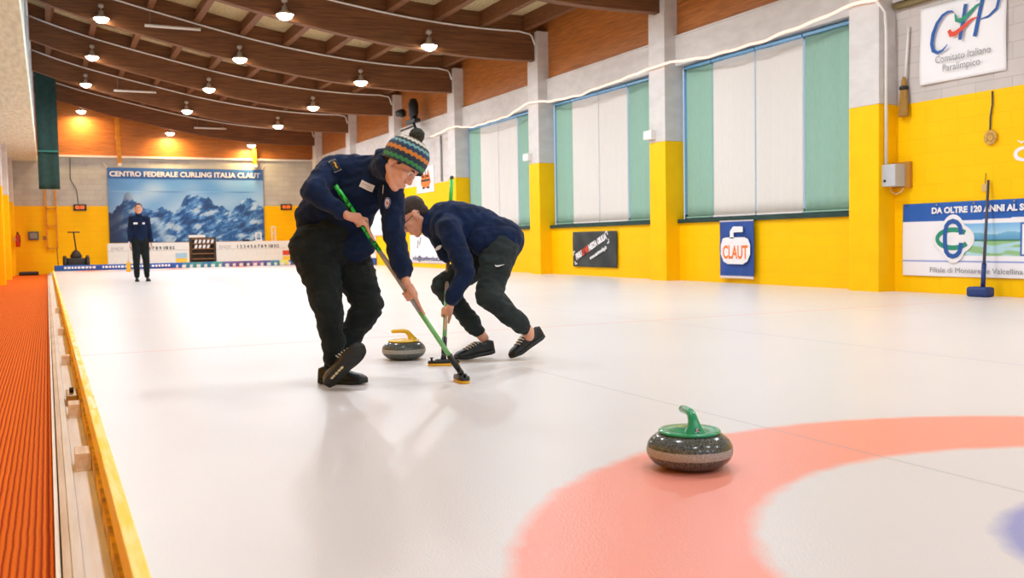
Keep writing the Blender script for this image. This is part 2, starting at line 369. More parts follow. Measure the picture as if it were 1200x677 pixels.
for i, (a, b_) in enumerate(((10.02, 14.4), (14.9, 19.3), (19.8, 24.2))):
    bm = BM(); X = WX+.12
    for lo, hi in (((X, a, 1.1), (X+.06, a+.08, 3.83)), ((X, b_-.08, 1.1), (X+.06, b_, 3.83)), ((X, a, 1.1), (X+.06, b_, 1.18)), ((X, a, 3.74), (X+.06, b_, 3.83))): box(bm, lo, hi)
    for k in (1, 2, 3): y = a+(b_-a)*k/4; box(bm, (X, y-.02, 1.1), (X+.06, y+.02, 3.83))
    w = tag(obj('window_%d' % (i+1), bm, M_frame), 'blue framed '+WN[i]+' of the right wall', kind='structure')
    obj('window_pane', box(BM(), (X+.02, a, 1.1), (X+.03, b_, 3.83)), M_sky_glass, w)
    obj('window_sill', box(BM(), (WX-.05, a, 1.03), (WX+.3, b_, 1.10), .008), M_dgreen, w, label='dark green window sill')
    L_ = b_-a
    spec = [(a+.02, a+1.22, 1), (a+1.25, a+2.31, 0), (a+2.34, a+3.43, 0), (a+3.46, a+4.2, 1)]
    wh = ['green fabric blind at the near edge of the ', 'off-white fabric blind, nearer of the white pair in the ', 'off-white fabric blind, farther of the white pair in the ', 'green fabric blind at the far edge of the ']
    for k, (y0, y1, g) in enumerate(spec):
        t = thing('window_blind', (WX+.03, (y0+y1)/2, 1.12), wh[k]+WN[i], 'blind', 'fabric window blinds')
        f = fr2((WX+.03+(.02 if g else 0), y1, 1.13), (0, -1, 0), (0, 0, 1)); ph = random.random()*6
        me = grid(f, y1-y0, 2.60+(.03 if g else 0), 30, 12, None, lambda u, v, ph=ph: .006*sin(u*9+ph)+.004*sin(u*31+ph), th=.004)
        obj('fabric', me, M_bl_g if g else M_bl_w, t)
        obj('head_rail', box(BM(), (WX+.0, y0, 3.74), (WX+.06, y1, 3.78)), M_frame, t, label='blue head rail')
        obj('bottom_bar', box(BM(), (WX+.015, y0, 1.115), (WX+.05, y1, 1.14)), M_white if not g else M_bl_g, t)

# ------------------------------------------------------------------ rope light, pipes, boxes on the right wall
ropep = [(25.85, 3.76), (24.24, 3.84), (22.8, 3.70), (20.91, 3.71), (19.64, 3.87), (18.23, 3.75), (17.32, 3.72), (16.64, 3.76), (14.32, 3.84), (12.91, 3.74), (11.76, 3.74), (11.0, 3.79), (9.77, 3.88), (9.47, 3.86), (8.4, 3.95), (7, 3.9)]
fine = []
for (a, za), (b_, z2) in zip(ropep, ropep[1:]):
    for k in range(8): t = k/8; s = t*t*(3-2*t); fine.append((9.95, a+(b_-a)*t, za+(z2-za)*s+.008*sin((a+(b_-a)*t)*9)))
M_rope = mat('rope_light_tube', (255, 226, 205), .4, emit=(255, 205, 180), es=.9)
tag(obj('rope_light', tube(BM(), fine, .022, 8), M_rope, smooth=True), 'pale wavy rope light strung along the pillars above the windows', 'light')
tag(obj('pipe', tube(BM(), [(9.96, 9.50, 4.5), (9.97, 9.50, 3.84), (10.1, 9.48, 3.7), (10.1, 9.46, 3.4), (10.1, 9.46, 1.68)], .022, 8), M_white, smooth=True), 'white vertical pipe running down beside the wide pillar', 'pipe')
t = thing('junction_box', (10.2, 9.36, 1.37), 'grey electrical box on the yellow wall below the white pipe', 'box')
obj('body', box(BM(), (10.06, 9.27, 1.40), (10.3, 9.54, 1.69), .01), M_greybox, t)
obj('back_plate', box(BM(), (10.24, 9.2, 1.38), (10.31, 9.56, 1.72), .004), mat('ply', (190, 130, 40), .7), t, label='brown mounting board')
obj('knob', lathe(BM(), [(0, 0), (.018, 0), (.016, .012), (0, .012)], (10.06, 9.44, 1.475), V((-1, 0, 0)), 16), M_black, t, label='black knob')
obj('cable', tube(BM(), [(10.2, 9.5, 1.41), (10.22, 9.49, 1.34), (10.24, 9.42, 1.30), (10.25, 9.34, 1.33), (10.27, 9.3, 1.4)], .006, 6), M_white, t, True)
for y, z, s in ((15.0-.18, 2.6, 'left of the nearest window'), (20.0-.22, 2.62, 'left of the middle window')):
    bm = box(BM(), (9.9, y-.13, z-.04), (10.0, y+.13, z+.12), .01)
    tag(obj('emergency_lamp', bm, M_white), 'small white box lamp on the pillar '+s, 'box', 'white boxes on the pillars')
# dark strip painting the shadow gap under the lintel above the near block wall
bm = box(BM(), (WX-.1, Y0, 3.74), (WX+.1, 9.45, 3.8)); tag(obj('trim_2', bm, mat('gap_shadow', (128, 112, 70), .7)), kind='structure')

# ------------------------------------------------------------------ bay lamps
M_glow = mat('lamp_glow', (255, 250, 235), .5, emit=(255, 244, 222), es=30)
M_cap = mat('lamp_cap', (170, 160, 150), .4)
M_alu = mat('lamp_reflector', (205, 195, 180), .3, metal=.6)
LX = {'left': (1.32, 6.01), 'middle': (4.40, 5.29), 'right': (7.43, 4.90)}
LAMP_E = 132
def lamp(X, Y, z, label):
    t = thing('bay_lamp', (X, Y, z), label, 'lamp', 'round bay lamps under the roof beams')
    obj('housing', lathe(BM(), [(0, .17), (.055, .17), (.06, .10), (.11, .06), (.175, .0), (.168, .0), (.1, .05), (0, .07)], (X, Y, z), seg=28), M_alu, t, True)
    obj('diffuser', lathe(BM(), [(0, -.10), (.05, -.095), (.10, -.075), (.14, -.04), (.168, .002), (.12, .02), (0, .03)], (X, Y, z), seg=28), M_glow, t, True)
    obj('stem', tube(BM(), [(X, Y, z+.16), (X, Y, z+.30)], .012, 8), M_cap, t)
    obj('cap', lathe(BM(), [(0, .235), (.05, .25), (.065, .29), (.05, .33), (0, .345)], (X, Y, z), seg=16), M_cap, t, True, label='pale round cap above the lamp')
    obj('bracket', box(BM(), (X-.02, Y, z+.28), (X+.02, Y+(.245 if Y < 39.5 else .6), z+.31)), M_cap, t)
    return t
DN = {0: 'nearest the back wall', 1: 'second from the back', 2: 'third from the back', 3: 'fourth from the back', 4: 'fifth from the back', 5: 'sixth from the back', 6: 'seventh from the back', 7: 'eighth from the back'}
for rname, (X, z) in LX.items():
    for k in range(8):
        Y = 39.0-4.93*k if k else 40.0
        if not k: X_, z_ = X*40.0/39, z-.10
        else: X_, z_ = X, z
        lamp(X_, Y, z_, 'glowing round bay lamp of the %s row, %s' % (rname, DN[k]))
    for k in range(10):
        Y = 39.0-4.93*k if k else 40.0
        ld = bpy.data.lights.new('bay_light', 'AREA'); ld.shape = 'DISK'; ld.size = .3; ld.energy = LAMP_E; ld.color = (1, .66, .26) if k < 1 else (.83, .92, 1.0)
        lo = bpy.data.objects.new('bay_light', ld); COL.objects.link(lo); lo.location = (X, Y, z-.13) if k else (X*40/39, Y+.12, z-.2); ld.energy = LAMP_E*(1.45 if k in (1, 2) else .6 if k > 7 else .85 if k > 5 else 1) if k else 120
# hanging unlit batten lamps
for i, (x0, x1, y, z, s) in enumerate(((2.25, 3.5, 24.2, 5.93, 'nearest of the three'), (2.15, 3.45, 34.1, 5.87, 'middle one of the three'), (5.3, 6.5, 39.1, 5.33, 'farthest of the three'))):
    t = thing('batten_lamp', ((x0+x1)/2, y, z), 'unlit white tube lamp hanging under the roof, '+s, 'lamp', 'unlit tube lamps')
    obj('tube', tube(BM(), [(x0, y, z), (x1, y, z)], .035, 10), M_white, t, True)
    for x in (x0+.12, x1-.12): obj('suspension_wire', tube(BM(), [(x, y, z+.03), (x, y+.02, zs(x)+.62)], .004, 5), M_metal, t)

# ------------------------------------------------------------------ right wall banners and hung things
FW = lambda y, z, x=WX-.012: fr2((x, y, z), (0, -1, 0), (0, 0, 1))
M_cloth = attr_mat('printed_cloth', .65)
M_blue = mat('print_blue', (22, 84, 160), .6); M_green = mat('print_green', (30, 140, 110), .6); M_org = mat('print_orange', (240, 120, 30), .6)
M_red = mat('print_red', (225, 70, 40), .6); M_grey = mat('print_grey', (150, 148, 150), .6); M_pw = mat('print_white', (240, 236, 238), .6); M_navy = mat('print_navy', (30, 40, 100), .6); M_dk = mat('print_black', (25, 25, 25), .6)
def arc(cx, cy, rx, ry, a0, a1, n=24): return [(cx+rx*cos(math.radians(a0+(a1-a0)*i/n)), cy+ry*sin(math.radians(a0+(a1-a0)*i/n))) for i in range(n+1)]
# CIP flag
t = thing('flag', (WX-.02, 8.43, 2.68), 'white flag with a blue monogram hung high on the block wall', 'flag')
f = FW(9.06, 2.68); wf, hf = 1.24, .97
obj('cloth', grid(f, wf, hf, 30, 24, lambda u, v: (240, 236, 236), lambda u, v: .012+.012*sin(u*7+1)+.008*sin(v*6+u*4), th=.003), M_cloth, t, True)
g = fr2(P2(f, 0, 0, .036), f[1], f[2])
bm = BM()
stroke(bm, g, [(.53, .82), (.50, .845), (.44, .85), (.36, .82), (.28, .74), (.22, .62), (.20, .50), (.22, .41), (.29, .37), (.37, .39), (.44, .45)], [.012, .02, .03, .04, .05, .055, .055, .05, .04, .028, .01])
stroke(bm, g, [(.70, .89), (.62, .47)], [.05, .05]); stroke(bm, g, [(.94, .90), (.83, .47)], [.055, .055])
stroke(bm, g, [(.86, .90), (.98, .935), (1.10, .92), (1.16, .84), (1.13, .74), (1.02, .67), (.91, .66)], [.012, .03, .04, .045, .04, .03, .012])
obj('monogram', bm, M_blue, t, label='blue C I P monogram')
bm = BM(); stroke(bm, g, [(.55, .80), (.57, .72), (.63, .70), (.72, .74), (.85, .83), (.95, .86)], [.02, .05, .06, .05, .035, .005], w=.002); obj('swoosh', bm, M_green, t, label='green swoosh')
bm = BM(); stroke(bm, g, [(.46, .62), (.49, .56), (.55, .56), (.66, .61), (.78, .68), (.88, .70)], [.05, .07, .06, .05, .035, .005], w=.002); obj('swoosh', bm, M_red, t, label='orange red swoosh')
text('lettering', 'Comitato Italiano', g, .13, M_grey, t, .25, .24, .002, fit=.8)
text('lettering', 'Paralimpico', g, .13, M_grey, t, .36, .12, .002, fit=.54)
# corn broom
t = thing('corn_broom', (WX-.05, 9.3, 2.3), 'old straw broom hung bristles down on the block wall beside the flag', 'broom')
obj('handle', tube(BM(), [(WX-.03, 9.24, 3.47), (WX-.05, 9.28, 2.8)], .017, 8), M_white, t, True, label='white wooden handle')
M_straw = mat('straw', (196, 150, 70), .9, (150, 104, 45), 40, (6, 6, 1), .8, 120, (4, 4, .3))
bm = BM(); prof = [(.02, 2.83, .02), (.035, 2.76, .03), (.045, 2.68, .035), (.06, 2.6, .04), (.075, 2.42, .045), (.08, 2.33, .045), (.07, 2.315, .04)]
rings = []
for a, z, c in prof: rings.append([bm.verts.new((WX-.06+c*cos(2*PI*k/20), 9.29+.02*(2.8-z)+a*sin(2*PI*k/20), z)) for k in range(20)])
for a, b_ in zip(rings, rings[1:]):
    for k in range(20): bm.faces.new((a[k], a[(k+1) % 20], b_[(k+1) % 20], b_[k]))
bm.faces.new(rings[0]); bm.faces.new(rings[-1]); obj('bristles', bm, M_straw, t, True, label='golden straw bristles')
bm = BM(); lathe(bm, [(.05, 0), (.058, .01), (.06, .04), (.052, .05)], (WX-.06, 9.292, 2.66), seg=18); obj('binding', bm, M_black, t, True, label='black binding')
# medal
t = thing('medal', (WX-.03, 8.02, 1.9), 'round wooden medal hanging from a dark ribbon on the yellow wall', 'medal')
obj('ribbon', tube(BM(), [(WX-.01, 8.01, 2.46), (WX-.02, 8.0, 2.3), (WX-.015, 8.03, 2.15), (WX-.02, 8.03, 2.0)], .01, 6), mat('ribbon', (60, 60, 80), .6), t)
obj('disc', lathe(BM(), [(0, 0), (.085, 0), (.09, .008), (.085, .02), (.06, .016), (0, .018)], (WX-.012, 8.02, 1.91), V((-1, 0, 0)), 32), mat('pale_wood', (214, 168, 80), .6, (190, 140, 60), 25), t, True)
obj('inner_ring', lathe(BM(), [(.04, .018), (.045, .022), (.05, .018)], (WX-.012, 8.02, 1.91), V((-1, 0, 0)), 24), mat('ring_brown', (160, 115, 50), .6), t, True)
# the cut off white emblem at the photo's right edge
g = FW(7.72, 1.62, WX-.004); bm = BM(); stroke(bm, g, arc(.14, .06, .12, .07, 60, 300, 14), [.02+.03*sin(i/14*PI) for i in range(15)]); stroke(bm, g, [(.05, .22), (.10, .19), (.16, .22)], [.01, .02, .01])
tag(obj('wall_emblem', bm, M_pw), 'white curled mark painted on the yellow wall at the right edge', 'sign')
# small tag with a hook
t = thing('hanging_tag', (WX-.03, 8.14, 1.33), 'small pale tag on a hook above the long banner', 'tag')
obj('card', box(BM(), (WX-.03, 8.06, 1.27), (WX-.02, 8.13, 1.36), .002), mat('tan_card', (214, 176, 110), .7), t); obj('cord', tube(BM(), [(WX-.02, 8.09, 1.35), (WX-.01, 8.09, 1.49)], .004, 5), M_black, t)
# leaning push broom
t = thing('push_broom', (10.1, 8.0, 0), 'dark long-handled broom with a blue head standing in front of the long banner', 'broom')
obj('handle', tube(BM(), [(10.08, 7.955, .12), (10.26, 8.03, 1.40)], [.02, .014], 8), mat('dark_handle', (70, 66, 84), .5), t, True)
obj('head', box(BM(), (10.0, 7.85, .0), (10.16, 8.13, .12), .03), mat('broom_blue', (26, 56, 120), .5), t, True, label='blue broom head')
obj('grip_sleeve', tube(BM(), [(10.08, 7.955, .11), (10.12, 7.972, .4)], .027, 8), mat('broom_blue', (26, 56, 120), .5), t, True)
# long bank banner
t = thing('banner', (WX-.02, 7.9, .2), 'long white and blue banner with a landscape photo low on the yellow wall', 'banner')
f = FW(9.34, .22); wf, hf = 2.6, .94
def bank(u, v):
    c = (240, 236, 240); edge = .70 + .05*ss(.5, 3, u)
    if v > edge: return (24, 88, 172)
    if 1.72 < u < 2.3 and .27 < v < .66: return (24, 88, 172) if (u < 1.74 or v < .29 or v > .64 or u > 2.28) else (240, 238, 240)
    if .85 < u < 1.72 and .27 < v < .66:
        s = (u-.85)/1.9; h = .5+.05*math.exp(-((u-1.15)/.16)**2)+.06*math.exp(-((u-1.6)/.2)**2)
        if v > h: return mixc((190, 222, 236), (120, 180, 226), (v-.5)/.16)
        if v > .46: return mixc((86, 150, 196), (120, 180, 205), (v-.46)/.1)
        if v > .44: return (60, 120, 90)
        k = noise.noise(V((u*4, v*22, 0))); return mixc((176, 214, 226), (146, 190, 130), ss(-.1, .25, k))
    if .185 < v < .20: return (150, 160, 215)
    return c
obj('cloth', grid(f, wf, hf, 220, 90, bank, lambda u, v: .006+.006*sin(u*5+v*4), th=.003), M_cloth, t, True)
g = fr2(P2(f, 0, 0, .016), f[1], f[2])
text('lettering', 'DA OLTRE 120 ANNI AL SERVIZIO', g, .105, M_pw, t, .47, .805, .002, bold=.005, fit=1.72)
text('lettering', 'Filiale di Montereale Valcellina', g, .095, M_grey, t, .44, .05, .002, fit=1.32)
Q = lambda pts: [(u-.2, .478+(v-.43)*.73) for u, v in pts]
bm = BM(); poly(bm, g, Q(arc(1.0, .43, .31, .27, 0, 360, 40)[:-1]), 0, .001); obj('emblem_ground', bm, M_pw, t)
bm = BM(); poly(bm, g, Q(arc(1.0, .43, .20, .42, 0, 360, 40)[:-1]), 0, .0014); obj('emblem_ground', bm, M_pw, t)
bm = BM(); stroke(bm, g, Q(arc(1.0, .43, .235, .155, 40, 328, 40)), .06, w=.003); obj('emblem', bm, M_green, t, label='green interlaced ring')
bm = BM(); stroke(bm, g, Q([(1.12, .50), (1.115, .58), (1.10, .65), (1.06, .71), (1.0, .735), (.94, .71), (.90, .65), (.885, .56), (.88, .43), (.885, .30), (.90, .21), (.94, .15), (1.0, .125), (1.06, .15), (1.10, .21), (1.115, .28), (1.12, .36)]), .06, w=.005); obj('emblem', bm, M_blue, t, label='blue interlaced ring')
bm = BM()
for u in (.02, .55, 1.1, 1.65, 2.2): lathe(bm, [(0, 0), (.012, 0), (.012, .004), (0, .004)], P2(g, u, .915), g[3], 12)
obj('eyelet', bm, M_metal, t)
# blue curling banner
t = thing('banner', (WX-.02, 12.7, .08), 'blue hanging banner with a white curling stone under the nearest window', 'banner')
f = FW(13.15, .08, WX-.06); wf, hf = .87, .96
obj('cloth', grid(f, wf, hf, 36, 36, lambda u, v: (245, 225, 215) if v < .03 or v > .94 else mixc((28, 78, 158), (16, 58, 132), .5+.7*noise.noise(V((u*5, v*3, 1)))), lambda u, v: .01+.012*sin(u*8+.5)+.01*noise.noise(V((u*4, v*3, 0))), th=.003), M_cloth, t, True)
g = fr2(P2(f, 0, 0, .036), f[1], f[2])
bm = BM(); poly(bm, g, [(.10, .66), (.05, .55), (.05, .40), (.12, .28), (.22, .24), (.62, .24), (.73, .29), (.80, .40), (.80, .56), (.75, .65), (.66, .68), (.18, .68)], 0, .002)
stroke(bm, g, [(.34, .66), (.34, .77), (.38, .81), (.62, .81)], [.10, .10, .10, .09]); obj('stone_print', bm, M_pw, t, label='white curling stone print')
text('lettering', 'CLAUT', g, .30, M_org, t, .10, .335, .003, bold=.008, fit=.64, label='orange lettering')
# black tourism banner
t = thing('banner', (WX-.02, 17.4, .2), 'black banner with slanted white and red lettering under the middle window', 'banner')
f = FW(18.27, .19, WX-.03); wf, hf = 1.79, .74
obj('cloth', grid(f, wf, hf, 40, 24, lambda u, v: mixc((34, 40, 42), (60, 66, 66), .5+1.2*noise.noise(V((u*2.5, v*2.5+u, 2)))), lambda u, v: .008+.012*noise.noise(V((u*3, v*3, 0))), th=.003), M_cloth, t, True)
c_, s_ = cos(.34), sin(.34)
g = fr2(P2(f, .20, .08, .024), f[1]*c_+f[2]*s_, f[2]*c_-f[1]*s_)
text('lettering', 'FRIU', g, .17, M_pw, t, .0, .07, .001, bold=.012, fit=.26); text('lettering', 'LI VE', g, .17, M_red, t, .28, .07, .001, bold=.012, fit=.28, label='red lettering')
text('lettering', 'NEZIA GIULIA', g, .17, M_pw, t, .58, .07, .001, bold=.012, fit=.76)
text('lettering', 'www.turismofvg.it', g, .10, M_pw, t, .55, -.12, .001, bold=.006, fit=.72)
bm = BM()
for u, v, a, b_ in ((-.07, -.01, 1, 1), (-.07, .26, 1, -1), (1.39, -.03, -1, 1), (1.39, .20, -1, -1)): stroke(bm, g, [(u+a*.07, v), (u, v), (u, v+b_*.07)], .032, w=.001)
obj('brackets', bm, M_pw, t, label='white corner brackets')
# items on the wall bay behind the players
t = thing('poster', (WX-.02, 27.2, 2.25), 'white poster with a yellow and black emblem high on the wall behind the bobble hat', 'poster')
f = FW(28.0, 2.25, WX-.012); obj('sheet', box(BM(), (WX-.02, 26.55, 2.25), (WX-.005, 28.0, 3.02)), M_pw, t)
bm = BM(); g = fr2(P2(f, 0, 0, .012), f[1], f[2]); poly(bm, g, arc(.78, .33, .42, .2, 0, 360, 20)[:-1]); poly(bm, g, [(.4, .45), (.55, .7), (.7, .45)]); poly(bm, g, [(.85, .45), (1.0, .7), (1.15, .45)]); obj('emblem', bm, M_org, t, label='yellow abstract emblem')
bm = BM(); stroke(bm, g, [(.42, .36), (1.14, .36)], .06, w=.004); stroke(bm, g, [(.5, .14), (.7, .14)], .06, w=.004); stroke(bm, g, [(.9, .14), (1.1, .14)], .06, w=.004); stroke(bm, g, [(.78, .66), (.78, .4)], .05, w=.004); obj('emblem_bars', bm, M_dk, t, label='black bars')
t = thing('banner', (WX-.02, 27.2, .1), 'white notice banner low on the yellow wall between the two sweepers', 'banner')
obj('cloth', grid(FW(28.75, .13), 3.0, .86, 30, 10, lambda u, v: (236, 232, 238), lambda u, v: .006+.006*sin(u*4), th=.003), M_cloth, t, True)
g = FW(28.75, .13, WX-.026); text('lettering', 'info@curlingclaut.it', g, .2, M_navy, t, .25, .08, .002, bold=.004, fit=2.4)
bm = BM(); stroke(bm, g, [(.7, .45), (.75, .7), (.9, .55), (1.0, .8)], .04); stroke(bm, g, [(2.0, .5), (2.1, .75), (2.3, .6)], .04); obj('drawing', bm, M_dk, t)
t = thing('banner', (WX-.02, 32.7, .0), 'small orange, white and blue banner far behind the front sweeper', 'banner')
f = FW(33.1, .0, WX-.02); obj('cloth', grid(f, .9, 1.15, 8, 30, lambda u, v: (26, 66, 140) if v < .26 else (245, 225, 215), lambda u, v: .004*sin(u*9), th=.003), M_cloth, t, True)
text('lettering', 'CLAUT', fr2(P2(f, 0, 0, .008), f[1], f[2]), .4, M_org, t, .06, .42, .002, bold=.01, fit=.78, label='orange lettering')
tag(obj('tarpaulin', grid(FW(33.6, 1.0, WX-.03), 2.4, 1.25, 20, 12, None, lambda u, v: .02*sin(u*6), th=.004), M_pw, smooth=True), 'white sheet hanging on the wall above the small orange banner', 'sheet')
# black fixture
t = thing('spotlight', (9.9, 27.0, 3.7), 'black spotlight cluster on a pole above the bobble hat', 'spotlight')
obj('pole', tube(BM(), [(9.9, 26.85, 3.5), (9.9, 26.9, 4.05), (9.9, 27.1, 4.25), (9.9, 27.1, 4.45)], .05, 8), M_black, t, True)
bm = BM(); lathe(bm, [(0, 0), (.11, .03), (.15, .2), (.15, .45), (.1, .6), (0, .64)], (9.9, 27.1, 4.38), seg=18); obj('lamp_head', bm, M_black, t, True)
bm = BM(); lathe(bm, [(0, 0), (.11, .0), (.13, .1), (.09, .26), (0, .28)], (9.75, 27.5, 4.62), V((-.5, .7, 0)), seg=16); obj('lamp_head', bm, M_black, t, True)
obj('cross_arm', tube(BM(), [(9.85, 28.1, 4.16), (9.9, 27.1, 4.2)], .03, 6), M_black, t, True); obj('bracket', box(BM(), (9.8, 26.8, 4.28), (10.0, 27.6, 4.4), .02), M_black, t)
tag(obj('pipe', tube(BM(), [(WX-.03, 25.9, 2.5), (WX-.03, 25.9, 3.8)], .03, 6), mat('zinc', (150, 146, 144), .5), smooth=True), 'thin grey vertical conduit on the concrete behind the sweepers', 'pipe')

# ------------------------------------------------------------------ far wall
f = fr2((2.2, YF-.06, .94), (1, 0, 0), (0, 0, 1)); wf, hf = 5.95, 2.92
def ridge(u):
    return 1.15+.75*math.exp(-((u-3.35)/.75)**2)+.6*math.exp(-((u-5.35)/.55)**2)+.62*math.exp(-((u-.75)/.45)**2)+.15*math.exp(-((u-1.7)/.4)**2)+.24*noise.fractal(V((u*2.2, 0, 4)), .8, 2.2, 5)
def mount(u, v):
    if v > hf-.42: return mixc((62, 118, 186), (48, 98, 168), .5+noise.noise(V((u, v, 0))))
    r = ridge(u)
    if v > r:
        k = noise.noise(V((u*.9, v*1.4, 3))); c = mixc((104, 164, 226), (178, 210, 240), (1-(v-1.4)/1.3)*.6+k*.8)
        if u < 1: c = mixc(c, (70, 118, 180), (1-u)*.6)
        return c
    s = noise.fractal(V((u*1.1+v*1.5, v*3.4-u*2.2, 7)), .7, 2.3, 6); s2 = noise.fractal(V((u*2.6+v*2, v*5-u*3, 1)), .8, 2, 4)
    c = mixc((34, 92, 164), (84, 146, 212), ss(-.4, .4, s2)); c = mixc(c, (196, 220, 242), ss(.10, .5, s+.15*s2)*.85)
    c = mixc(c, (24, 62, 118), ss(.12, .5, -s)*.8)
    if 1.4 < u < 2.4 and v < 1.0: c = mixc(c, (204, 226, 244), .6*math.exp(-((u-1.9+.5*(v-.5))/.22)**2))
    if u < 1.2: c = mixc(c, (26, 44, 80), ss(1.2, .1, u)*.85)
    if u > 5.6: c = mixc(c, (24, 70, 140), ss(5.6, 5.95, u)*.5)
    return c
t = thing('banner', (5.1, YF-.06, .94), 'huge blue mountain banner across the middle of the back wall', 'banner')
obj('cloth', grid(f, wf, hf, 330, 160, mount, lambda u, v: .02*sin(u*2.2)*(1 if v < 2 else .4), th=.004), M_cloth, t, True)
text('lettering', 'CENTRO FEDERALE CURLING ITALIA CLAUT', fr2((2.2, YF-.085, .94), (1, 0, 0), (0, 0, 1)), .27, M_pw, t, .08, hf-.33, .004, bold=.010, fit=5.75, label='white capital lettering')
for x in (2.2, 8.13): obj('rope', tube(BM(), [(x, YF-.06, 3.86), (x+(.1 if x > 5 else -.12), YF-.02, 4.05)], .012, 6), M_white, t)
for x0, z0, x1, z1, s in ((2.6, 6.3, 2.66, 4.0, 'above the left end of the mountain banner'), (7.76, 5.6, 7.81, 4.05, 'above the right end of the mountain banner')):
    t = thing('post', (x1, YF-.25, z1), 'yellow post '+s, 'post', 'yellow posts above the mountain banner')
    bm = BM(); obox(bm, V(((x0+x1)/2, YF-.25, (z0+z1)/2)), V((1, 0, 0)), V((0, 1, 0)), V((x0-x1, 0, z0-z1)).normalized(), .15, .12, z0-z1, .008); obj('shaft', bm, M_pole, t)
    obj('hanger', box(BM(), (x0-.04, YF-.28, z0-.02), (x0+.04, YF-.2, zs(x0)+.95)), mat('hanger_brown', (110, 66, 34), .6), t)
    obj('foot', box(BM(), (x1-.07, YF-.31, z1-.1), (x1+.07, YF-.12, z1+.02)), M_white, t); obj('clamp', box(BM(), ((x0+x1)/2-.1, YF-.33, 4.95), ((x0+x1)/2+.1, YF-.17, 5.05), .005), M_pole, t)
M_board = mat('scoreboard_white', (238, 234, 230), .5)
def scoreboard(x0, x1, label, extras):
    Y = 39.3; t = thing('scoreboard', ((x0+x1)/2, Y, -.14), label, 'scoreboard', 'white scoreboards')
    obj('board', box(BM(), (x0, Y, .06), (x1, Y+.06, .92), .01), M_board, t)
    for x in (x0+.2, x1-.2): obj('leg', box(BM(), (x-.03, Y+.06, -.14), (x+.03, Y+.12, .5)), M_metal, t)
    g = fr2((x0, Y-.003, .06), (1, 0, 0), (0, 0, 1)); L_ = x1-x0
    text('lettering', 'ENDS', g, .17, mat('pale_grey', (170, 165, 165), .6), t, .12, .60, .001, fit=.42)
    for k in range(12): text('numeral', str(k+1), g, .17, M_dk, t, .78+(L_-1.35)*k/12, .60, .001, bold=.005)
    for u, v, w_, h_, m in extras: bm = BM(); poly(bm, g, [(u, v), (u+w_, v), (u+w_, v+h_), (u, v+h_)], .001, .006); obj('colour_tile', bm, m, t)
    bm = BM(); poly(bm, g, [(0, .56), (L_, .56), (L_, .568), (0, .568)], .001, .002); obj('ruled_line', bm, M_grey, t)
    return t
M_tred = mat('tile_red', (222, 70, 36), .5); M_tyel = mat('tile_yellow', (250, 205, 70), .5); M_tblu = mat('tile_blue', (170, 205, 230), .5)
scoreboard(2.05, 4.98, 'long white scoreboard left of the dark rack', [(2.42, .05, .42, .2, M_tyel), (2.42, .25, .42, .2, M_tblu)])
scoreboard(6.0, 9.0, 'long white scoreboard with red and yellow tiles right of the dark rack', [(2.6, .28, .3, .19, M_tred), (2.6, .04, .32, .2, M_tyel)])
M_rack = mat('rack_brown', (74, 52, 38), .6, (50, 36, 26), 6)
t = thing('rack', (5.5, 39.2, -.14), 'dark wooden rack with white number plates between the scoreboards', 'rack')
bm = BM(); box(bm, (5.02, 39.3, -.14), (5.10, 39.5, 1.1)); box(bm, (5.92, 39.3, -.14), (6.0, 39.5, 1.1)); box(bm, (5.02, 39.48, -.14), (6.0, 39.5, 1.1)); obj('frame', bm, M_rack, t)
for z in (.05, .25, .45, .64, .84, 1.03): obj('shelf', box(BM(), (5.1, 39.28, z), (5.92, 39.48, z+.03)), mat('shelf_wood', (150, 104, 66), .6), t)
obj('top_board', box(BM(), (4.99, 39.26, 1.1), (5.6, 39.5, 1.2)), M_board, t)
for r, z in enumerate((.88, .68)):
    for k in range(5-r):
        bm = BM(); f2 = fr2((5.17+k*.155, 39.27, z), (1, 0, 0), (.3, 0, 1)); poly(bm, f2, [(0, 0), (.09, 0), (.09, .13), (0, .13)], 0, .012)
        tag(obj('number_plate', bm, M_pw), 'small white number plate leaning in the dark rack', 'plate', 'number plates in the rack')
def clock(x, z, label):
    t = thing('digital_clock', (x, YF-.1, z), label, 'clock', 'digital clocks')
    obj('case', box(BM(), (x-.23, YF-.1, z), (x+.23, YF, z+.24), .01), M_black, t)
    text('digits', '00:00', fr2((x-.17, YF-.104, z+.06), (1, 0, 0), (0, 0, 1)), .19, mat('led_orange', (255, 120, 30), .5, emit=(255, 110, 20), es=1.4), t, 0, 0, .002, bold=.002, fit=.32, label='glowing orange digits')
clock(1.2, 2.2, 'black digital clock with orange digits left of the mountain banner'); clock(9.08, 2.21, 'black digital clock with orange digits right of the mountain banner')
tag(obj('cable', tube(BM(), [(1.15, YF-.02, 2.42), (1.1, YF-.02, 3.0), (.9, YF-.02, 3.4), (.92, YF-.02, 4.2)], .012, 5), M_black), 'thin dark cable dropping to the left clock', 'cable')
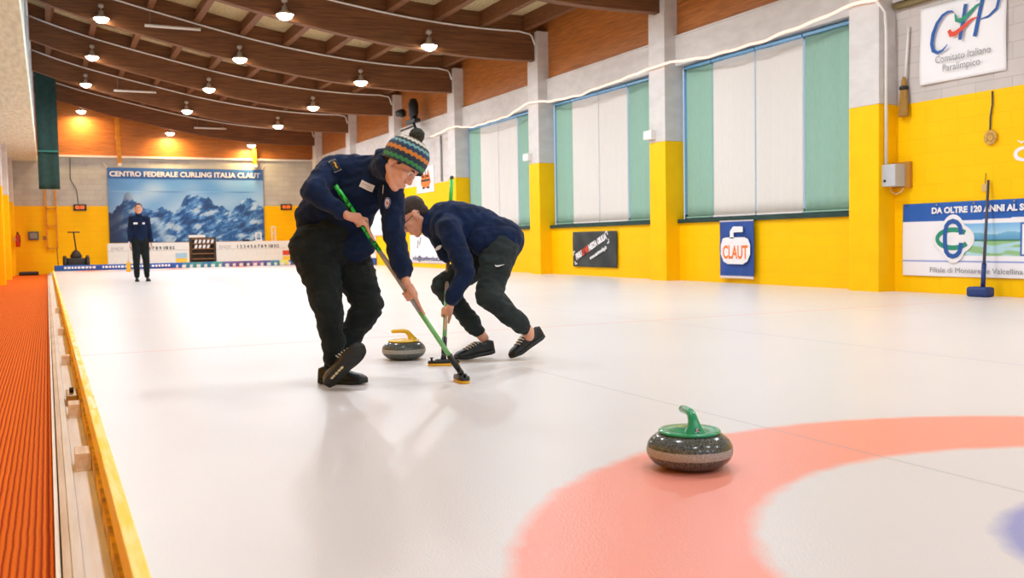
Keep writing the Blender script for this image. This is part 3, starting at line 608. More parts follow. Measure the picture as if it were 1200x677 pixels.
# number card and post standing behind the right scoreboard
t = thing('number_card', (7.65, 39.5, .92), 'small white card frame standing on the right scoreboard', 'card'); bm = BM(); stroke(bm, fr2((7.5, 39.3, .92), (1, 0, 0), (0, 0, 1)), [(.05, .05), (.25, .05), (.25, .33), (.05, .33)], .06, th=.03, closed=True); obj('frame', bm, M_pw, t); obj('base', box(BM(), (7.48, 39.28, .92), (7.82, 39.36, .95)), M_pw, t)
t = thing('marker_post', (8.35, 39.7, -.14), 'white narrow stand behind the right scoreboard', 'stand'); 
for x in (8.28, 8.42): obj('upright', box(BM(), (x-.02, 39.7, -.14), (x+.02, 39.74, 1.5)), M_white, t)
for z in (.6, .9, 1.2, 1.48): obj('rung', box(BM(), (8.28, 39.7, z), (8.42, 39.73, z+.04)), M_white, t)
tag(obj('box', box(BM(), (7.02, 39.31, .92), (7.3, 39.36, 1.0), .01), M_black), 'small black box lying on top of the right scoreboard', 'box')
# foam bumper strip at the end of the ice
cols = [(26, 76, 150)]*12+[(40, 110, 130), (60, 120, 120), (40, 100, 130), (50, 130, 120), (90, 80, 130), (96, 70, 120), (60, 60, 110), (120, 80, 130), (70, 70, 120), (60, 110, 130), (200, 190, 90), (50, 80, 130), (210, 190, 90), (60, 120, 100), (220, 180, 70), (50, 70, 120), (210, 180, 80)]
t = thing('bumper', (4.8, ICE_END+.1, 0), 'low multicoloured foam bumper across the far end of the ice', 'bumper')
n = len(cols); bm = BM(); lay = []
x0, x1 = .2, 10.2
me = grid(fr2((x0, ICE_END+.02, -.02), (1, 0, 0), (0, 0, 1)), x1-x0, .21, 300, 4, lambda u, v: (cols[min(n-1, int(u/(x1-x0)*n))] if not (u > 3.9 and int(u*8) % 2 and v < .15) else (210, 205, 190)), None, th=.16)
me.transform(Matrix.Translation((0, 0, 0))); obj('foam', me, M_cloth, t)
bm = BM(); f = fr2((x0, ICE_END+.016, .07), (1, 0, 0), (0, 0, 1))
for a, b_ in ((.3, 1.3), (1.5, 3.0), (3.1, 3.7)):
    u = a
    while u < b_: w_ = .05+.05*random.random(); poly(bm, f, [(u, 0), (u+w_, 0), (u+w_, .07), (u, .07)]); u += w_+.035
obj('print', bm, M_pw, t, label='blurred white print')
# green hanging curtain at the left
t = thing('curtain', (.12, 37, 2.8), 'dark green curtain hanging by the left end of the back wall', 'curtain')
obj('cloth', grid(fr2((-.17, 37.0, 2.82), (1, 0, 0), (0, 0, 1)), .66, 4.3, 30, 20, None, lambda u, v: .012*sin(u*14), th=.1), M_dgreen, t, True)
obj('stay_bar', box(BM(), (-.17, 36.9, 4.08), (.49, 36.94, 4.14)), mat('teal_bar', (30, 110, 95), .5), t)
# machine
M_mach = mat('machine_black', (40, 36, 34), .6)
t = thing('ice_scraper', (.93, 38, -.14), 'black wheeled ice scraper with a T handle against the back wall', 'machine')
bm = BM(); box(bm, (.62, 37.8, .1), (1.24, 38.3, .42), .06); lathe(bm, [(.16, 0), (.2, .08), (.13, .22), (.05, .3)], (.93, 38.05, .4), seg=16); obj('body', bm, M_mach, t, True)
for x in (.56, 1.3): bm = BM(); lathe(bm, [(0, -.07), (.25, -.07), (.32, -.04), (.32, .04), (.25, .07), (0, .07)], (x, 38.0, .19), V((1, 0, 0)), 24); obj('wheel', bm, M_black, t, True)
obj('shaft', tube(BM(), [(.95, 38.1, .6), (.88, 38.0, 1.34)], .025, 8), M_mach, t, True); obj('handle', tube(BM(), [(.68, 38, 1.34), (1.08, 38, 1.34)], .022, 8), M_mach, t, True)
tag(obj('pole', tube(BM(), [(.35, 38.4, -.1), (.32, 38.4, .75)], .015, 6), M_mach), 'thin dark pole left of the ice scraper', 'pole')
# left end of the back wall
t = thing('fuse_box', (-.44, YF-.1, 1.1), 'grey fuse box on the yellow back wall left of the curtain', 'box'); obj('case', box(BM(), (-.62, YF-.12, 1.1), (-.26, YF, 1.42), .015), mat('box_dark', (90, 86, 84), .5), t); obj('cover', box(BM(), (-.56, YF-.14, 1.16), (-.32, YF-.11, 1.36), .01), mat('box_mid', (140, 136, 134), .4), t)
tag(obj('socket', box(BM(), (-.12, YF-.05, 1.1), (0, YF, 1.25), .01), mat('socket_tan', (170, 130, 60), .5)), 'small tan socket right of the grey fuse box', 'socket')
t = thing('ladder_frame', (.18, YF-.2, .7), 'yellow steel frame fixed upright on the back wall beside the curtain', 'frame')
for x in (.02, .36): obj('upright', box(BM(), (x-.03, YF-.2, .75), (x+.03, YF-.12, 3.0)), M_pole, t)
for z in (.75, 1.6, 2.25): obj('rung', box(BM(), (.02, YF-.2, z), (.36, YF-.14, z+.05)), M_pole, t)
t = thing('fire_extinguisher', (-.98, 39.0, .9), 'red fire extinguisher on the far left pillar', 'extinguisher')
M_ext = mat('extinguisher_red', (190, 30, 20), .35); obj('cylinder', lathe(BM(), [(0, 0), (.07, 0), (.08, .03), (.08, .38), (.05, .45), (.02, .47), (0, .47)], (-.93, 38.9, .85), seg=20), M_ext, t, True)
obj('valve', box(BM(), (-.96, 38.87, 1.32), (-.9, 38.93, 1.38)), M_black, t); obj('hose', tube(BM(), [(-.93, 38.85, 1.36), (-.86, 38.8, 1.25), (-.85, 38.8, 1.0)], .012, 6), M_black, t, True); obj('bracket', box(BM(), (-1.03, 38.85, 1.05), (-.99, 38.95, 1.2)), M_metal, t)
tag(obj('shovel', box(BM(), (-.95, 38.9, -.186), (-.3, 39.3, -.05), .04), M_black), 'low black tray on the floor at the carpet end', 'tray')

# ------------------------------------------------------------------ carpet, edge boards
def carpet_material():
    m, nt, b = nodes('ribbed_carpet'); L = nt.links.new; g = N(nt, 'ShaderNodeNewGeometry'); 
    nz = N(nt, 'ShaderNodeTexNoise'); nz.inputs['Scale'].default_value = 5; L(g.outputs['Position'], nz.inputs['Vector'])
    sp = N(nt, 'ShaderNodeSeparateXYZ'); L(g.outputs['Position'], sp.inputs[0])
    def M(op, a, b2=None):
        n = N(nt, 'ShaderNodeMath', operation=op)
        for i, q in enumerate((a, b2)):
            if q is None: continue
            if isinstance(q, (int, float)): n.inputs[i].default_value = q
            else: L(q, n.inputs[i])
        return n.outputs[0]
    s = M('SINE', M('ADD', M('MULTIPLY', sp.outputs['X'], 2*PI/.0215), M('MULTIPLY', nz.outputs['Fac'], 1.6)))
    n3 = N(nt, 'ShaderNodeTexNoise'); n3.inputs['Scale'].default_value = 160; n3.inputs['Detail'].default_value = 3; L(g.outputs['Position'], n3.inputs['Vector'])
    h = M('ADD', s, M('MULTIPLY', M('SUBTRACT', n3.outputs['Fac'], .5), 1.2))
    rp = N(nt, 'ShaderNodeValToRGB'); e = rp.color_ramp.elements; e[0].position = .10; e[0].color = lin((168, 58, 24)); e[1].position = .42; e[1].color = lin((244, 118, 34))
    L(M('MULTIPLY', M('ADD', h, 1.2), .4), rp.inputs['Fac']); L(rp.outputs[0], b.inputs['Base Color'])
    bp = N(nt, 'ShaderNodeBump'); bp.inputs['Strength'].default_value = .7; bp.inputs['Distance'].default_value = .004; L(h, bp.inputs['Height']); L(bp.outputs[0], b.inputs['Normal'])
    b.inputs['Roughness'].default_value = .95; b.inputs['Specular IOR Level'].default_value = .1; return m
me = grid(fr2((-1.4, Y0, -.2), (1, 0, 0), (0, 1, 0)), 1.385, YF-Y0-.1, 8, 90, None, lambda u, v: .012+.004*noise.noise(V((u*3, v, 0))), th=.012)
tag(obj('carpet', me, carpet_material(), smooth=True), 'orange ribbed carpet runner along the left wall', 'carpet')
M_lumber = mat('whitewashed_timber', (252, 250, 248), .7, (242, 236, 230), 4, (8, .6, 8), .2, 30, (6, .5, 6))
M_lumber2 = mat('pale_timber', (244, 228, 212), .7, (226, 204, 182), 4, (8, .6, 8), .2)
bm = box(BM(), (-.013, Y0, -.2), (.001, YF-4, -.155), .003); tag(obj('floor_batten', bm, M_lumber), 'thin white batten along the carpet edge', 'board')
bm = box(BM(), (.006, Y0, -.2), (.030, YF-4, -.147), .004); tag(obj('floor_batten', bm, M_lumber2), 'wider cream plank beside the thin batten', 'board')
bm = box(BM(), (.031, Y0, -.2), (.062, YF-4, -.143), .004); tag(obj('floor_batten', bm, M_lumber), 'raised white plank nearest the yellow edge boards', 'board')
bm = box(BM(), (.063, Y0, -.2), (.1345, YF-4, -.15)); tag(obj('floor_batten', bm, M_lumber), 'pale grey strip at the foot of the yellow boards', 'board')
M_yb = mat('worn_yellow_timber', (255, 220, 50), .6, (255, 234, 140), 5, (10, .7, 10), .15, 40, (8, 1, 8), lo=.4, hi=.62)
M_yb2 = mat('faded_yellow_timber', (255, 220, 60), .6, (255, 242, 195), 5, (10, .7, 10), .15, 40, (8, 1, 8), lo=.38, hi=.62)
y = -3.1; k = 0; NB = ['nearest the camera', 'second from the camera', 'third from the camera', 'fourth from the camera', 'fifth from the camera', 'sixth from the camera', 'seventh from the camera', 'eighth from the camera', 'ninth from the camera', 'last before the back wall']
while y < ICE_END-1:
    y1 = min(y+3.98, ICE_END)
    if y1-y > .3:
        t = thing('edge_board', (.16, (y+y1)/2, -.14), 'worn yellow timber edge board of the ice, '+NB[k], 'board', 'yellow edge boards of the ice')
        obj('plank', box(BM(), (.147, y, -.14), (.186, y1-.012, .03), .004), M_yb if k % 2 else M_yb2, t)
        obj('foot_shadow', box(BM(), (.135, y, -.15), (.147, y1-.012, -.07)), mat('shadow_yellow', (245, 195, 30), .8, (170, 130, 60), 12), t)  # browner yellow strip paints the shadow along the board's foot
    y += 3.98; k += 1
blocks = [(4.35, .17, 'nearest wooden block wedged against the yellow board'), (5.75, .16, 'second wooden block wedged against the yellow board'), (8.4, .12, 'third wooden block wedged against the yellow board'), (11.3, .12, 'fourth wooden block wedged against the yellow board'), (15.2, .12, 'fifth wooden block wedged against the yellow board'), (2.2, .35, 'pale wooden block at the bottom edge of the photo')]
for yb, s, l in blocks:
    t = thing('timber_block', (.1, yb, -.14), l, 'block', 'wooden blocks by the yellow boards')
    obj('block', box(BM(), (.072, yb, -.15), (.134, yb+s, -.075), .003), M_lumber2, t)
t = thing('clamp', (.1, 6.3, -.14), 'small metal clamp with a dark bolt beside the yellow board', 'clamp')
obj('plate', box(BM(), (.07, 6.2, -.15), (.134, 6.5, -.09), .004), mat('brass', (170, 130, 50), .4, metal=.5), t); obj('bolt', lathe(BM(), [(0, 0), (.012, 0), (.012, .03), (0, .03)], (.1, 6.35, -.09), seg=12), M_black, t, True)

# ------------------------------------------------------------------ curling stones
def granite():
    m, nt, b = nodes('granite'); L = nt.links.new; tc = N(nt, 'ShaderNodeTexCoord'); sp = N(nt, 'ShaderNodeSeparateXYZ'); L(tc.outputs['Object'], sp.inputs[0])
    n1 = N(nt, 'ShaderNodeTexNoise'); n1.inputs['Scale'].default_value = 260; n1.inputs['Detail'].default_value = 3; L(tc.outputs['Object'], n1.inputs['Vector'])
    v = N(nt, 'ShaderNodeTexVoronoi'); v.inputs['Scale'].default_value = 330; L(tc.outputs['Object'], v.inputs['Vector'])
    r1 = N(nt, 'ShaderNodeValToRGB'); e = r1.color_ramp.elements; e[0].position = .38; e[0].color = lin((34, 38, 36)); e[1].position = .66; e[1].color = lin((120, 124, 118)); L(n1.outputs['Fac'], r1.inputs['Fac'])
    r2 = N(nt, 'ShaderNodeValToRGB'); e = r2.color_ramp.elements; e[0].position = .0; e[0].color = (1, 1, 1, 1); e[1].position = .16; e[1].color = (0, 0, 0, 1); L(v.outputs['Distance'], r2.inputs['Fac'])
    m1 = N(nt, 'ShaderNodeMix', data_type='RGBA'); L(r2.outputs[0], m1.inputs['Factor']); L(r1.outputs[0], m1.inputs['A']); m1.inputs['B'].default_value = lin((150, 150, 140))
    r3 = N(nt, 'ShaderNodeValToRGB'); e = r3.color_ramp.elements; e[0].position = .35; e[0].color = lin((140, 136, 128)); e[1].position = .7; e[1].color = lin((196, 192, 186)); L(n1.outputs['Fac'], r3.inputs['Fac'])
    mp = N(nt, 'ShaderNodeMapRange'); mp.interpolation_type = 'LINEAR'
    def band(lo, hi):
        a = N(nt, 'ShaderNodeMath', operation='GREATER_THAN'); a.inputs[1].default_value = lo; c = N(nt, 'ShaderNodeMath', operation='LESS_THAN'); c.inputs[1].default_value = hi; d = N(nt, 'ShaderNodeMath', operation='MULTIPLY')
        L(sp.outputs['Z'], a.inputs[0]); L(sp.outputs['Z'], c.inputs[0]); L(a.outputs[0], d.inputs[0]); L(c.outputs[0], d.inputs[1]); return d.outputs[0]
    bd = band(.046, .073)
    m2 = N(nt, 'ShaderNodeMix', data_type='RGBA'); L(bd, m2.inputs['Factor']); L(m1.outputs['Result'], m2.inputs['A']); L(r3.outputs[0], m2.inputs['B']); L(m2.outputs['Result'], b.inputs['Base Color'])
    mr = N(nt, 'ShaderNodeMapRange'); mr.inputs['To Min'].default_value = .16; mr.inputs['To Max'].default_value = .7; L(bd, mr.inputs['Value']); L(mr.outputs[0], b.inputs['Roughness'])
    return m
M_gran = granite()
def stone(c, ang, m, label, badge):
    c = V(c); t = thing('curling_stone', c, label, 'curling stone')
    prof = [(0, .006), (.055, .006), (.062, .0), (.070, .0), (.090, .004), (.112, .012), (.128, .023), (.138, .035), (.143, .047), (.1445, .056), (.1445, .066), (.143, .075), (.139, .086), (.131, .097), (.120, .107), (.108, .115), (.098, .119), (0, .120)]
    obj('granite_body', lathe(BM(), prof, c, seg=96), M_gran, t, True, label='grey speckled granite with a pale striking band')
    cp = [(0, .118), (.100, .118), (.1045, .121), (.1045, .125), (.101, .1285), (.09, .129), (.082, .1275), (.07, .130), (.045, .135), (.02, .137), (0, .137)]
    h = V((cos(ang), sin(ang), 0)); s = V((0, 0, 1)).cross(h)
    obj('cap', lathe(BM(), cp, c, seg=96), m, t, True)
    path = [(-.052, .120, .044), (-.052, .130, .036), (-.050, .140, .027), (-.047, .150, .0215), (-.042, .160, .0185), (-.034, .172, .0160), (-.022, .182, .0148), (-.006, .187, .0142), (.02, .188, .0140), (.05, .187, .0138), (.070, .186, .0134), (.078, .1855, .010), (.081, .185, .004)]
    bm = BM(); rings = []
    for i, (u, z, r) in enumerate(path):
        a = path[max(0, i-1)]; b_ = path[min(len(path)-1, i+1)]; d = (h*(b_[0]-a[0])+V((0, 0, b_[1]-a[1]))).normalized(); n = s.cross(d).normalized()
        rings.append([bm.verts.new(c+h*u+V((0, 0, z))+(s*cos(2*PI*k/20)*r*1.05+n*sin(2*PI*k/20)*r)) for k in range(20)])
    for a, b_ in zip(rings, rings[1:]):
        for k in range(20): bm.faces.new((a[k], a[(k+1) % 20], b_[(k+1) % 20], b_[k]))
    bm.faces.new(rings[0]); bm.faces.new(rings[-1]); obj('handle', bm, m, t, True, label='gooseneck handle')
    # round badge on the foot of the handle
    n = (-h*.80+V((0, 0, .6))).normalized(); p = c-h*.082+V((0, 0, .139))
    obj('badge', lathe(BM(), [(0, 0), (.0085, 0), (.0085, .002), (0, .0025)], p, n, 20), mat('badge_black', (30, 34, 34), .3), t, True)
    f = fr2(p+n*.003, s*-1 if False else n.cross(V((0, 0, 1))).normalized()*-1, n.cross(n.cross(V((0, 0, 1))).normalized()*-1)); bm = BM(); stroke(bm, f, arc(0, 0, .0045, .0045, 50, 310, 12), .002, th=.0005); obj('badge_mark', bm, M_pw, t)
    return t
M_pgreen = mat('green_plastic', (20, 158, 104), .22, (16, 148, 98), 8, coat=.5)
M_pyel = mat('yellow_plastic', (250, 200, 20), .25, (246, 192, 14), 8, coat=.5)
gd = (at(823, 540, 1)-CP); gp = CP+gd*((CAMH-.0)/-gd.z)
stone((1.935, 2.66, 0), math.atan2(.9, .28), M_pgreen, 'grey granite curling stone with a green handle on the pink ring', True)
stone((2.115, 6.08, 0), math.atan2(.35, -.93), M_pyel, 'grey granite curling stone with a yellow handle between the sweepers', True)

# ------------------------------------------------------------------ bodies
def sm(name, prims, voxel, smooth=4, disp=None):
    """one continuous skin grown over tapered limbs and rounded masses"""
    bm = BM()
    for p in prims:
        if p[0] == 'c':
            _, a, b, r0, r1 = p[:5]; fl = p[5] if len(p) > 5 else None
            a, b = V(a), V(b); x, y, z = frame(b-a); seg = 16; L_ = (b-a).length; rr = []
            for i in range(5): t = PI/2*(1-i/4.); rr.append((r0*cos(t), -r0*sin(t)))
            n = max(1, int(L_/max(.02, min(r0, r1)))); 
            for i in range(1, n): rr.append((r0+(r1-r0)*i/n, L_*i/n))
            for i in range(5): t = PI/2*i/4.; rr.append((r1*cos(t), L_+r1*sin(t)))
            rings = []
            for r, h in rr:
                if r < 1e-5: rings.append([bm.verts.new(a+z*h)]); continue
                ring = []
                for k in range(seg):
                    o = (x*cos(2*PI*k/seg)+y*sin(2*PI*k/seg))*r
                    if fl:
                        ax = V(fl[0]).normalized(); o = o+ax*(o.dot(ax)*(fl[1]-1))
                    ring.append(bm.verts.new(a+z*h+o))
                rings.append(ring)
            for q, w in zip(rings, rings[1:]):
                for k in range(seg):
                    if len(q) == 1: bm.faces.new((q[0], w[(k+1) % seg], w[k]))
                    elif len(w) == 1: bm.faces.new((q[k], q[(k+1) % seg], w[0]))
                    else: bm.faces.new((q[k], q[(k+1) % seg], w[(k+1) % seg], w[k]))
        else:
            _, c, rad, ax = p
            r = bmesh.ops.create_uvsphere(bm, u_segments=24, v_segments=14, radius=1)
            for v in r['verts']: v.co = V(c)+ax[0]*(v.co.x*rad[0])+ax[1]*(v.co.y*rad[1])+ax[2]*(v.co.z*rad[2])
    bmesh.ops.recalc_face_normals(bm, faces=bm.faces)
    me = bpy.data.meshes.new(name); bm.to_mesh(me); bm.free()
    o = bpy.data.objects.new('t', me); COL.objects.link(o)
    m = o.modifiers.new('r', 'REMESH'); m.mode = 'VOXEL'; m.voxel_size = voxel; m.use_smooth_shade = True
    m = o.modifiers.new('s', 'SMOOTH'); m.factor = .5; m.iterations = smooth
    dg = bpy.context.evaluated_depsgraph_get(); dg.update(); out = bpy.data.meshes.new_from_object(o.evaluated_get(dg))
    bpy.data.objects.remove(o)
    if disp:
        ns = [v.normal.copy() for v in out.vertices]
        for v, n in zip(out.vertices, ns): v.co += n*disp(v.co, n)
    return out
WAX = (V((1, 0, 0)), V((0, 1, 0)), V((0, 0, 1)))
def head_prims(c, F, U, K=1.):
    S = F.cross(U).normalized()
    def q(f, s, u): return c+(F*f+S*s+U*u)*K
    ax = (F*K, S*K, U*K); P = []
    P.append(('e', q(-.012, 0, .032), (.098, .077, .087), ax))
    P.append(('e', q(.030, 0, -.035), (.060, .060, .075), ax))
    P.append(('e', q(.060, 0, .040), (.034, .058, .042), ax))           # forehead
    P.append(('e', q(.080, 0, .018), (.014, .046, .010), ax))           # brow
    P.append(('e', q(.066, 0, -.098), (.022, .026, .020), ax))          # chin
    P.append(('e', q(.070, 0, -.066), (.024, .032, .026), ax))          # mouth mass
    P.append(('e', q(.092, 0, -.058), (.010, .022, .0065), ax)); P.append(('e', q(.090, 0, -.071), (.010, .019, .0075), ax))
    P.append(('c', q(.086, 0, .010), q(.108, 0, -.030), .0075, .0115))
    for s in (-1, 1):
        P.append(('c', q(-.010, s*.058, -.045), q(.058, s*.022, -.098), .020, .018))
        P.append(('e', q(.062, s*.040, -.022), (.026, .022, .024), ax))
        P.append(('e', q(.098, s*.012, -.036), (.011, .008, .008), ax))
        P.append(('e', q(.074, s*.031, .000), (.012, .015, .010), ax))
        P.append(('e', q(-.008, s*.083, -.008), (.020, .008, .032), ax)); P.append(('e', q(-.003, s*.080, -.028), (.010, .006, .012), ax))
    return P, q
def eyes(q, F, S, U, parent):
    for s in (-1, 1):
        c = q(.0785, s*.031, .001); bm = BM(); r = bmesh.ops.create_uvsphere(bm, u_segments=14, v_segments=10, radius=.0115)
        for v in r['verts']: v.co = c+v.co
        e = obj('eye', bm, mat('eye_white', (235, 230, 225), .2), parent, True)
        obj('iris', lathe(BM(), [(0, 0), (.0052, 0), (.005, .001), (0, .0014)], c+F*.0108, F, 14), mat('iris_brown', (60, 38, 24), .2), e, True)
        bm = BM(); tube(bm, [q(.090, s*.016, .020), q(.093, s*.030, .025), q(.086, s*.046, .020)], [.003, .004, .002], 6); obj('eyebrow', bm, mat('brow_brown', (62, 42, 30), .8), parent, True)
def hand_prims(C, s, n, w, idx=.085, r=.0135, k=1., flip=1):
    """a hand round a shaft: C a point of the shaft's axis, s its direction towards the fingertips, n towards the back of the hand, w the wrist"""
    s = s.normalized(); n = (n-s*n.dot(s)).normalized(); t = s.cross(n)*flip; P = []; R = r+.009
    def o(a, off, rad=R): return C+s*off+(n*cos(a)+t*sin(a))*rad
    kn = []
    for i in range(4):
        off = (.030-.020*i)*k; kp = o(.15, off, R+.012); kn.append(kp)
        P.append(('c', w+s*(.012-.008*i), kp, .0145, .0105))
        if i == 0: pts = [kp, o(.25, off+idx*.45, R+.004), o(.3, off+idx*.78, R), o(.3, off+idx, R)]; rr = [.0098, .0088, .008, .0068]
        else: pts = [kp, o(.9, off+.004, R+.006), o(1.75, off+.006, R+.001), o(2.6, off+.004, R), o(3.2, off+.002, R)]; rr = [.0100, .0092, .0085, .0078, .0068]
        for a, b, ra, rb in zip(pts, pts[1:], rr, rr[1:]): P.append(('c', a, b, ra, rb))
    P.append(('c', w+(kn[1]-w)*.25, (kn[1]+kn[2])/2-(kn[1]-w)*.18, .020, .019))
    tb = w+(kn[0]-w)*.30-t*.012; pts = [tb, o(-.75, .012, R+.012), o(-1.35, .040, R+.003), o(-1.5, .062, R)]; rr = [.016, .0125, .0105, .0082]
    for a, b, ra, rb in zip(pts, pts[1:], rr, rr[1:]): P.append(('c', a, b, ra, rb))
    return P
M_skin = mat('skin', (224, 168, 140), .5, (214, 150, 122), 14, bump=.08, bscale=300); M_skin.node_tree.nodes['Principled BSDF'].inputs['Subsurface Weight'].default_value = .08
M_skin.node_tree.nodes['Principled BSDF'].inputs['Subsurface Radius'].default_value = (.02, .008, .004)
M_jacket = mat('navy_fleece', (17, 38, 76), .85, (11, 27, 56), 7, bump=.5, bscale=220, sheen=.08, spec=.2)
M_trs = mat('black_sweat', (30, 38, 38), .85, (20, 26, 27), 9, bump=.6, bscale=160, sheen=.06, spec=.2)
M_trs2 = mat('charcoal_track', (44, 54, 54), .8, (34, 42, 42), 9, bump=.35, bscale=160, sheen=.06, spec=.2)
M_shoe = mat('black_leather', (26, 27, 28), .42, (18, 19, 20), 20, bump=.2, bscale=90)
M_sole = mat('shoe_sole', (30, 32, 30), .6, (22, 24, 22), 30, bump=.4, bscale=60)
M_lace = mat('lace_white', (225, 215, 205), .8)
def folds(amp, fr, stretch=(1, 1, 1)):
    def d(p, n):
        q = V((p.x*fr*stretch[0], p.y*fr*stretch[1], p.z*fr*stretch[2]))
        return amp*(.8*noise.noise(q)+.45*noise.noise(q*2.3))+amp*.75*(.3-abs(noise.noise(q*1.7+V((5, 1, 3)))))+amp*.3*(.3-abs(noise.noise(q*4.1)))
    return d
def shoe(heel, toe, up, parent, laces=True, L_=.285, logo=None):
    """heel and toe are the ends of the sole's underside"""
    h, tt = V(heel), V(toe); d = (tt-h).normalized(); up = (V(up)-d*V(up).dot(d)).normalized(); s = d.cross(up)
    W = [(0, .018), (.03, .030), (.08, .032), (.14, .033), (.19, .043), (.23, .045), (.26, .038), (.278, .024), (.285, .010)]
    def wd(t):
        for (a, wa), (b, wb) in zip(W, W[1:]):
            if t <= b: return wa+(wb-wa)*(t-a)/(b-a)
        return .01
    k = L_/.285
    def lift(t): return .0+.010*ss(.20, .285, t)+.004*ss(.03, 0, t)
    T = [i*.285/22 for i in range(23)]
    def sect(bm, fn):
        rings = [[bm.verts.new(h+d*(t*k)+s*(a*k)+up*(b*k)) for a, b in fn(t)] for t in T]; n = len(rings[0])
        for a, b in zip(rings, rings[1:]):
            for i in range(n): bm.faces.new((a[i], a[(i+1) % n], b[(i+1) % n], b[i]))
        bm.faces.new(rings[0]); bm.faces.new(rings[-1][::-1]); return bm
    def sole(t):
        w = wd(t)+.003; z = lift(t); return [(-w*.92, z), (w*.92, z), (w, z+.006), (w, z+.024), (-w, z+.024), (-w, z+.006)]
    def top(t):
        for (a, ha), (b, hb) in zip([(0, .085), (.03, .098), (.075, .082), (.11, .100), (.15, .086), (.20, .066), (.25, .056), (.285, .038)], [(.03, .098), (.075, .082), (.11, .100), (.15, .086), (.20, .066), (.25, .056), (.285, .038), (1, .038)]):
            if t <= b: return ha+(hb-ha)*(t-a)/(b-a)
    def upper(t):
        w = wd(t); z = lift(t)+.018; H = top(t); out = []
        for i in range(13):
            a = PI*i/12; e = .62; x = cos(a); y = sin(a); out.append((w*math.copysign(abs(x)**e, x)*(1-.25*y if t < .16 else 1), z+(H-z)*abs(y)**.8))
        return out
    sh = obj('shoe', sect(BM(), upper), M_shoe, parent, True, label='black lace-up trainer')
    obj('sole', sect(BM(), sole), M_sole, sh, True)
    if laces:
        for i in range(5):
            t = .118+.019*i; z = top(t)+.002; bm = BM(); pts = [h+d*((t+.012*q)*k)+s*(x*k)+up*((z-abs(x)*.25)*k) for x, q in ((-.030, 0), (-.010, .3), (.010, .7), (.030, 1))]
            tube(bm, pts, .0042, 6); obj('lace', bm, M_lace, sh, True, label='white lace')
    return sh
def decal(me_obj, px, py):
    """where the ray through a spot of the photo meets a finished garment"""
    dg = bpy.context.evaluated_depsgraph_get(); dg.update(); bvh = BVHTree.FromObject(me_obj, dg)
    off = wloc(me_obj); d = ray(px, py).normalized(); hit, n, i, di = bvh.ray_cast(CP-off, d)
    if hit is None: return None
    if n.dot(d) > 0: n = -n
    return hit+off, n
def patch(me_obj, cx, cy, us, vs, upx, m, name, parent, shape='box', lift=.003, nx=6, ny=4):
    """cloth patch that follows the garment: us, vs half sizes (m); upx = pixel direction of its local u axis"""
    c = decal(me_obj, cx, cy)
    if not c: return None
    hit, n = c; u = (CR*upx[0]-CU*upx[1]); u = (u-n*u.dot(n)).normalized(); v = n.cross(u)
    dg = bpy.context.evaluated_depsgraph_get(); bvh = BVHTree.FromObject(me_obj, dg); off = wloc(me_obj); bm = BM(); vs_ = []
    G = []
    if shape == 'box':
        for j in range(ny+1): G.append([(us*(2*i/nx-1), vs*(2*j/ny-1)) for i in range(nx+1)])
    def drop(a, b, extra=0):
        p = hit+u*a+v*b+n*.05; q, nn, i_, d_ = bvh.ray_cast(p-off, -n)
        if q is None or (q+off-hit).length > max(us, vs)*1.6+.03: q = hit+u*a+v*b-off
        return q+off+n*(lift+extra)
    if shape == 'box':
        R = [[bm.verts.new(drop(a, b)) for a, b in row] for row in G]
        for r0, r1 in zip(R, R[1:]):
            for i in range(nx): bm.faces.new((r0[i], r0[i+1], r1[i+1], r1[i]))
    else:
        c0 = bm.verts.new(drop(0, 0)); ring = [bm.verts.new(drop(us*cos(2*PI*k/24), vs*sin(2*PI*k/24))) for k in range(24)]
        for k in range(24): bm.faces.new((c0, ring[k], ring[(k+1) % 24]))
    r = bmesh.ops.extrude_face_region(bm, geom=list(bm.faces))
    for g_ in r['geom']:
        if isinstance(g_, bmesh.types.BMVert): g_.co += n*.0012
    return obj(name, bm, m, parent), (hit, n, u, v, drop)
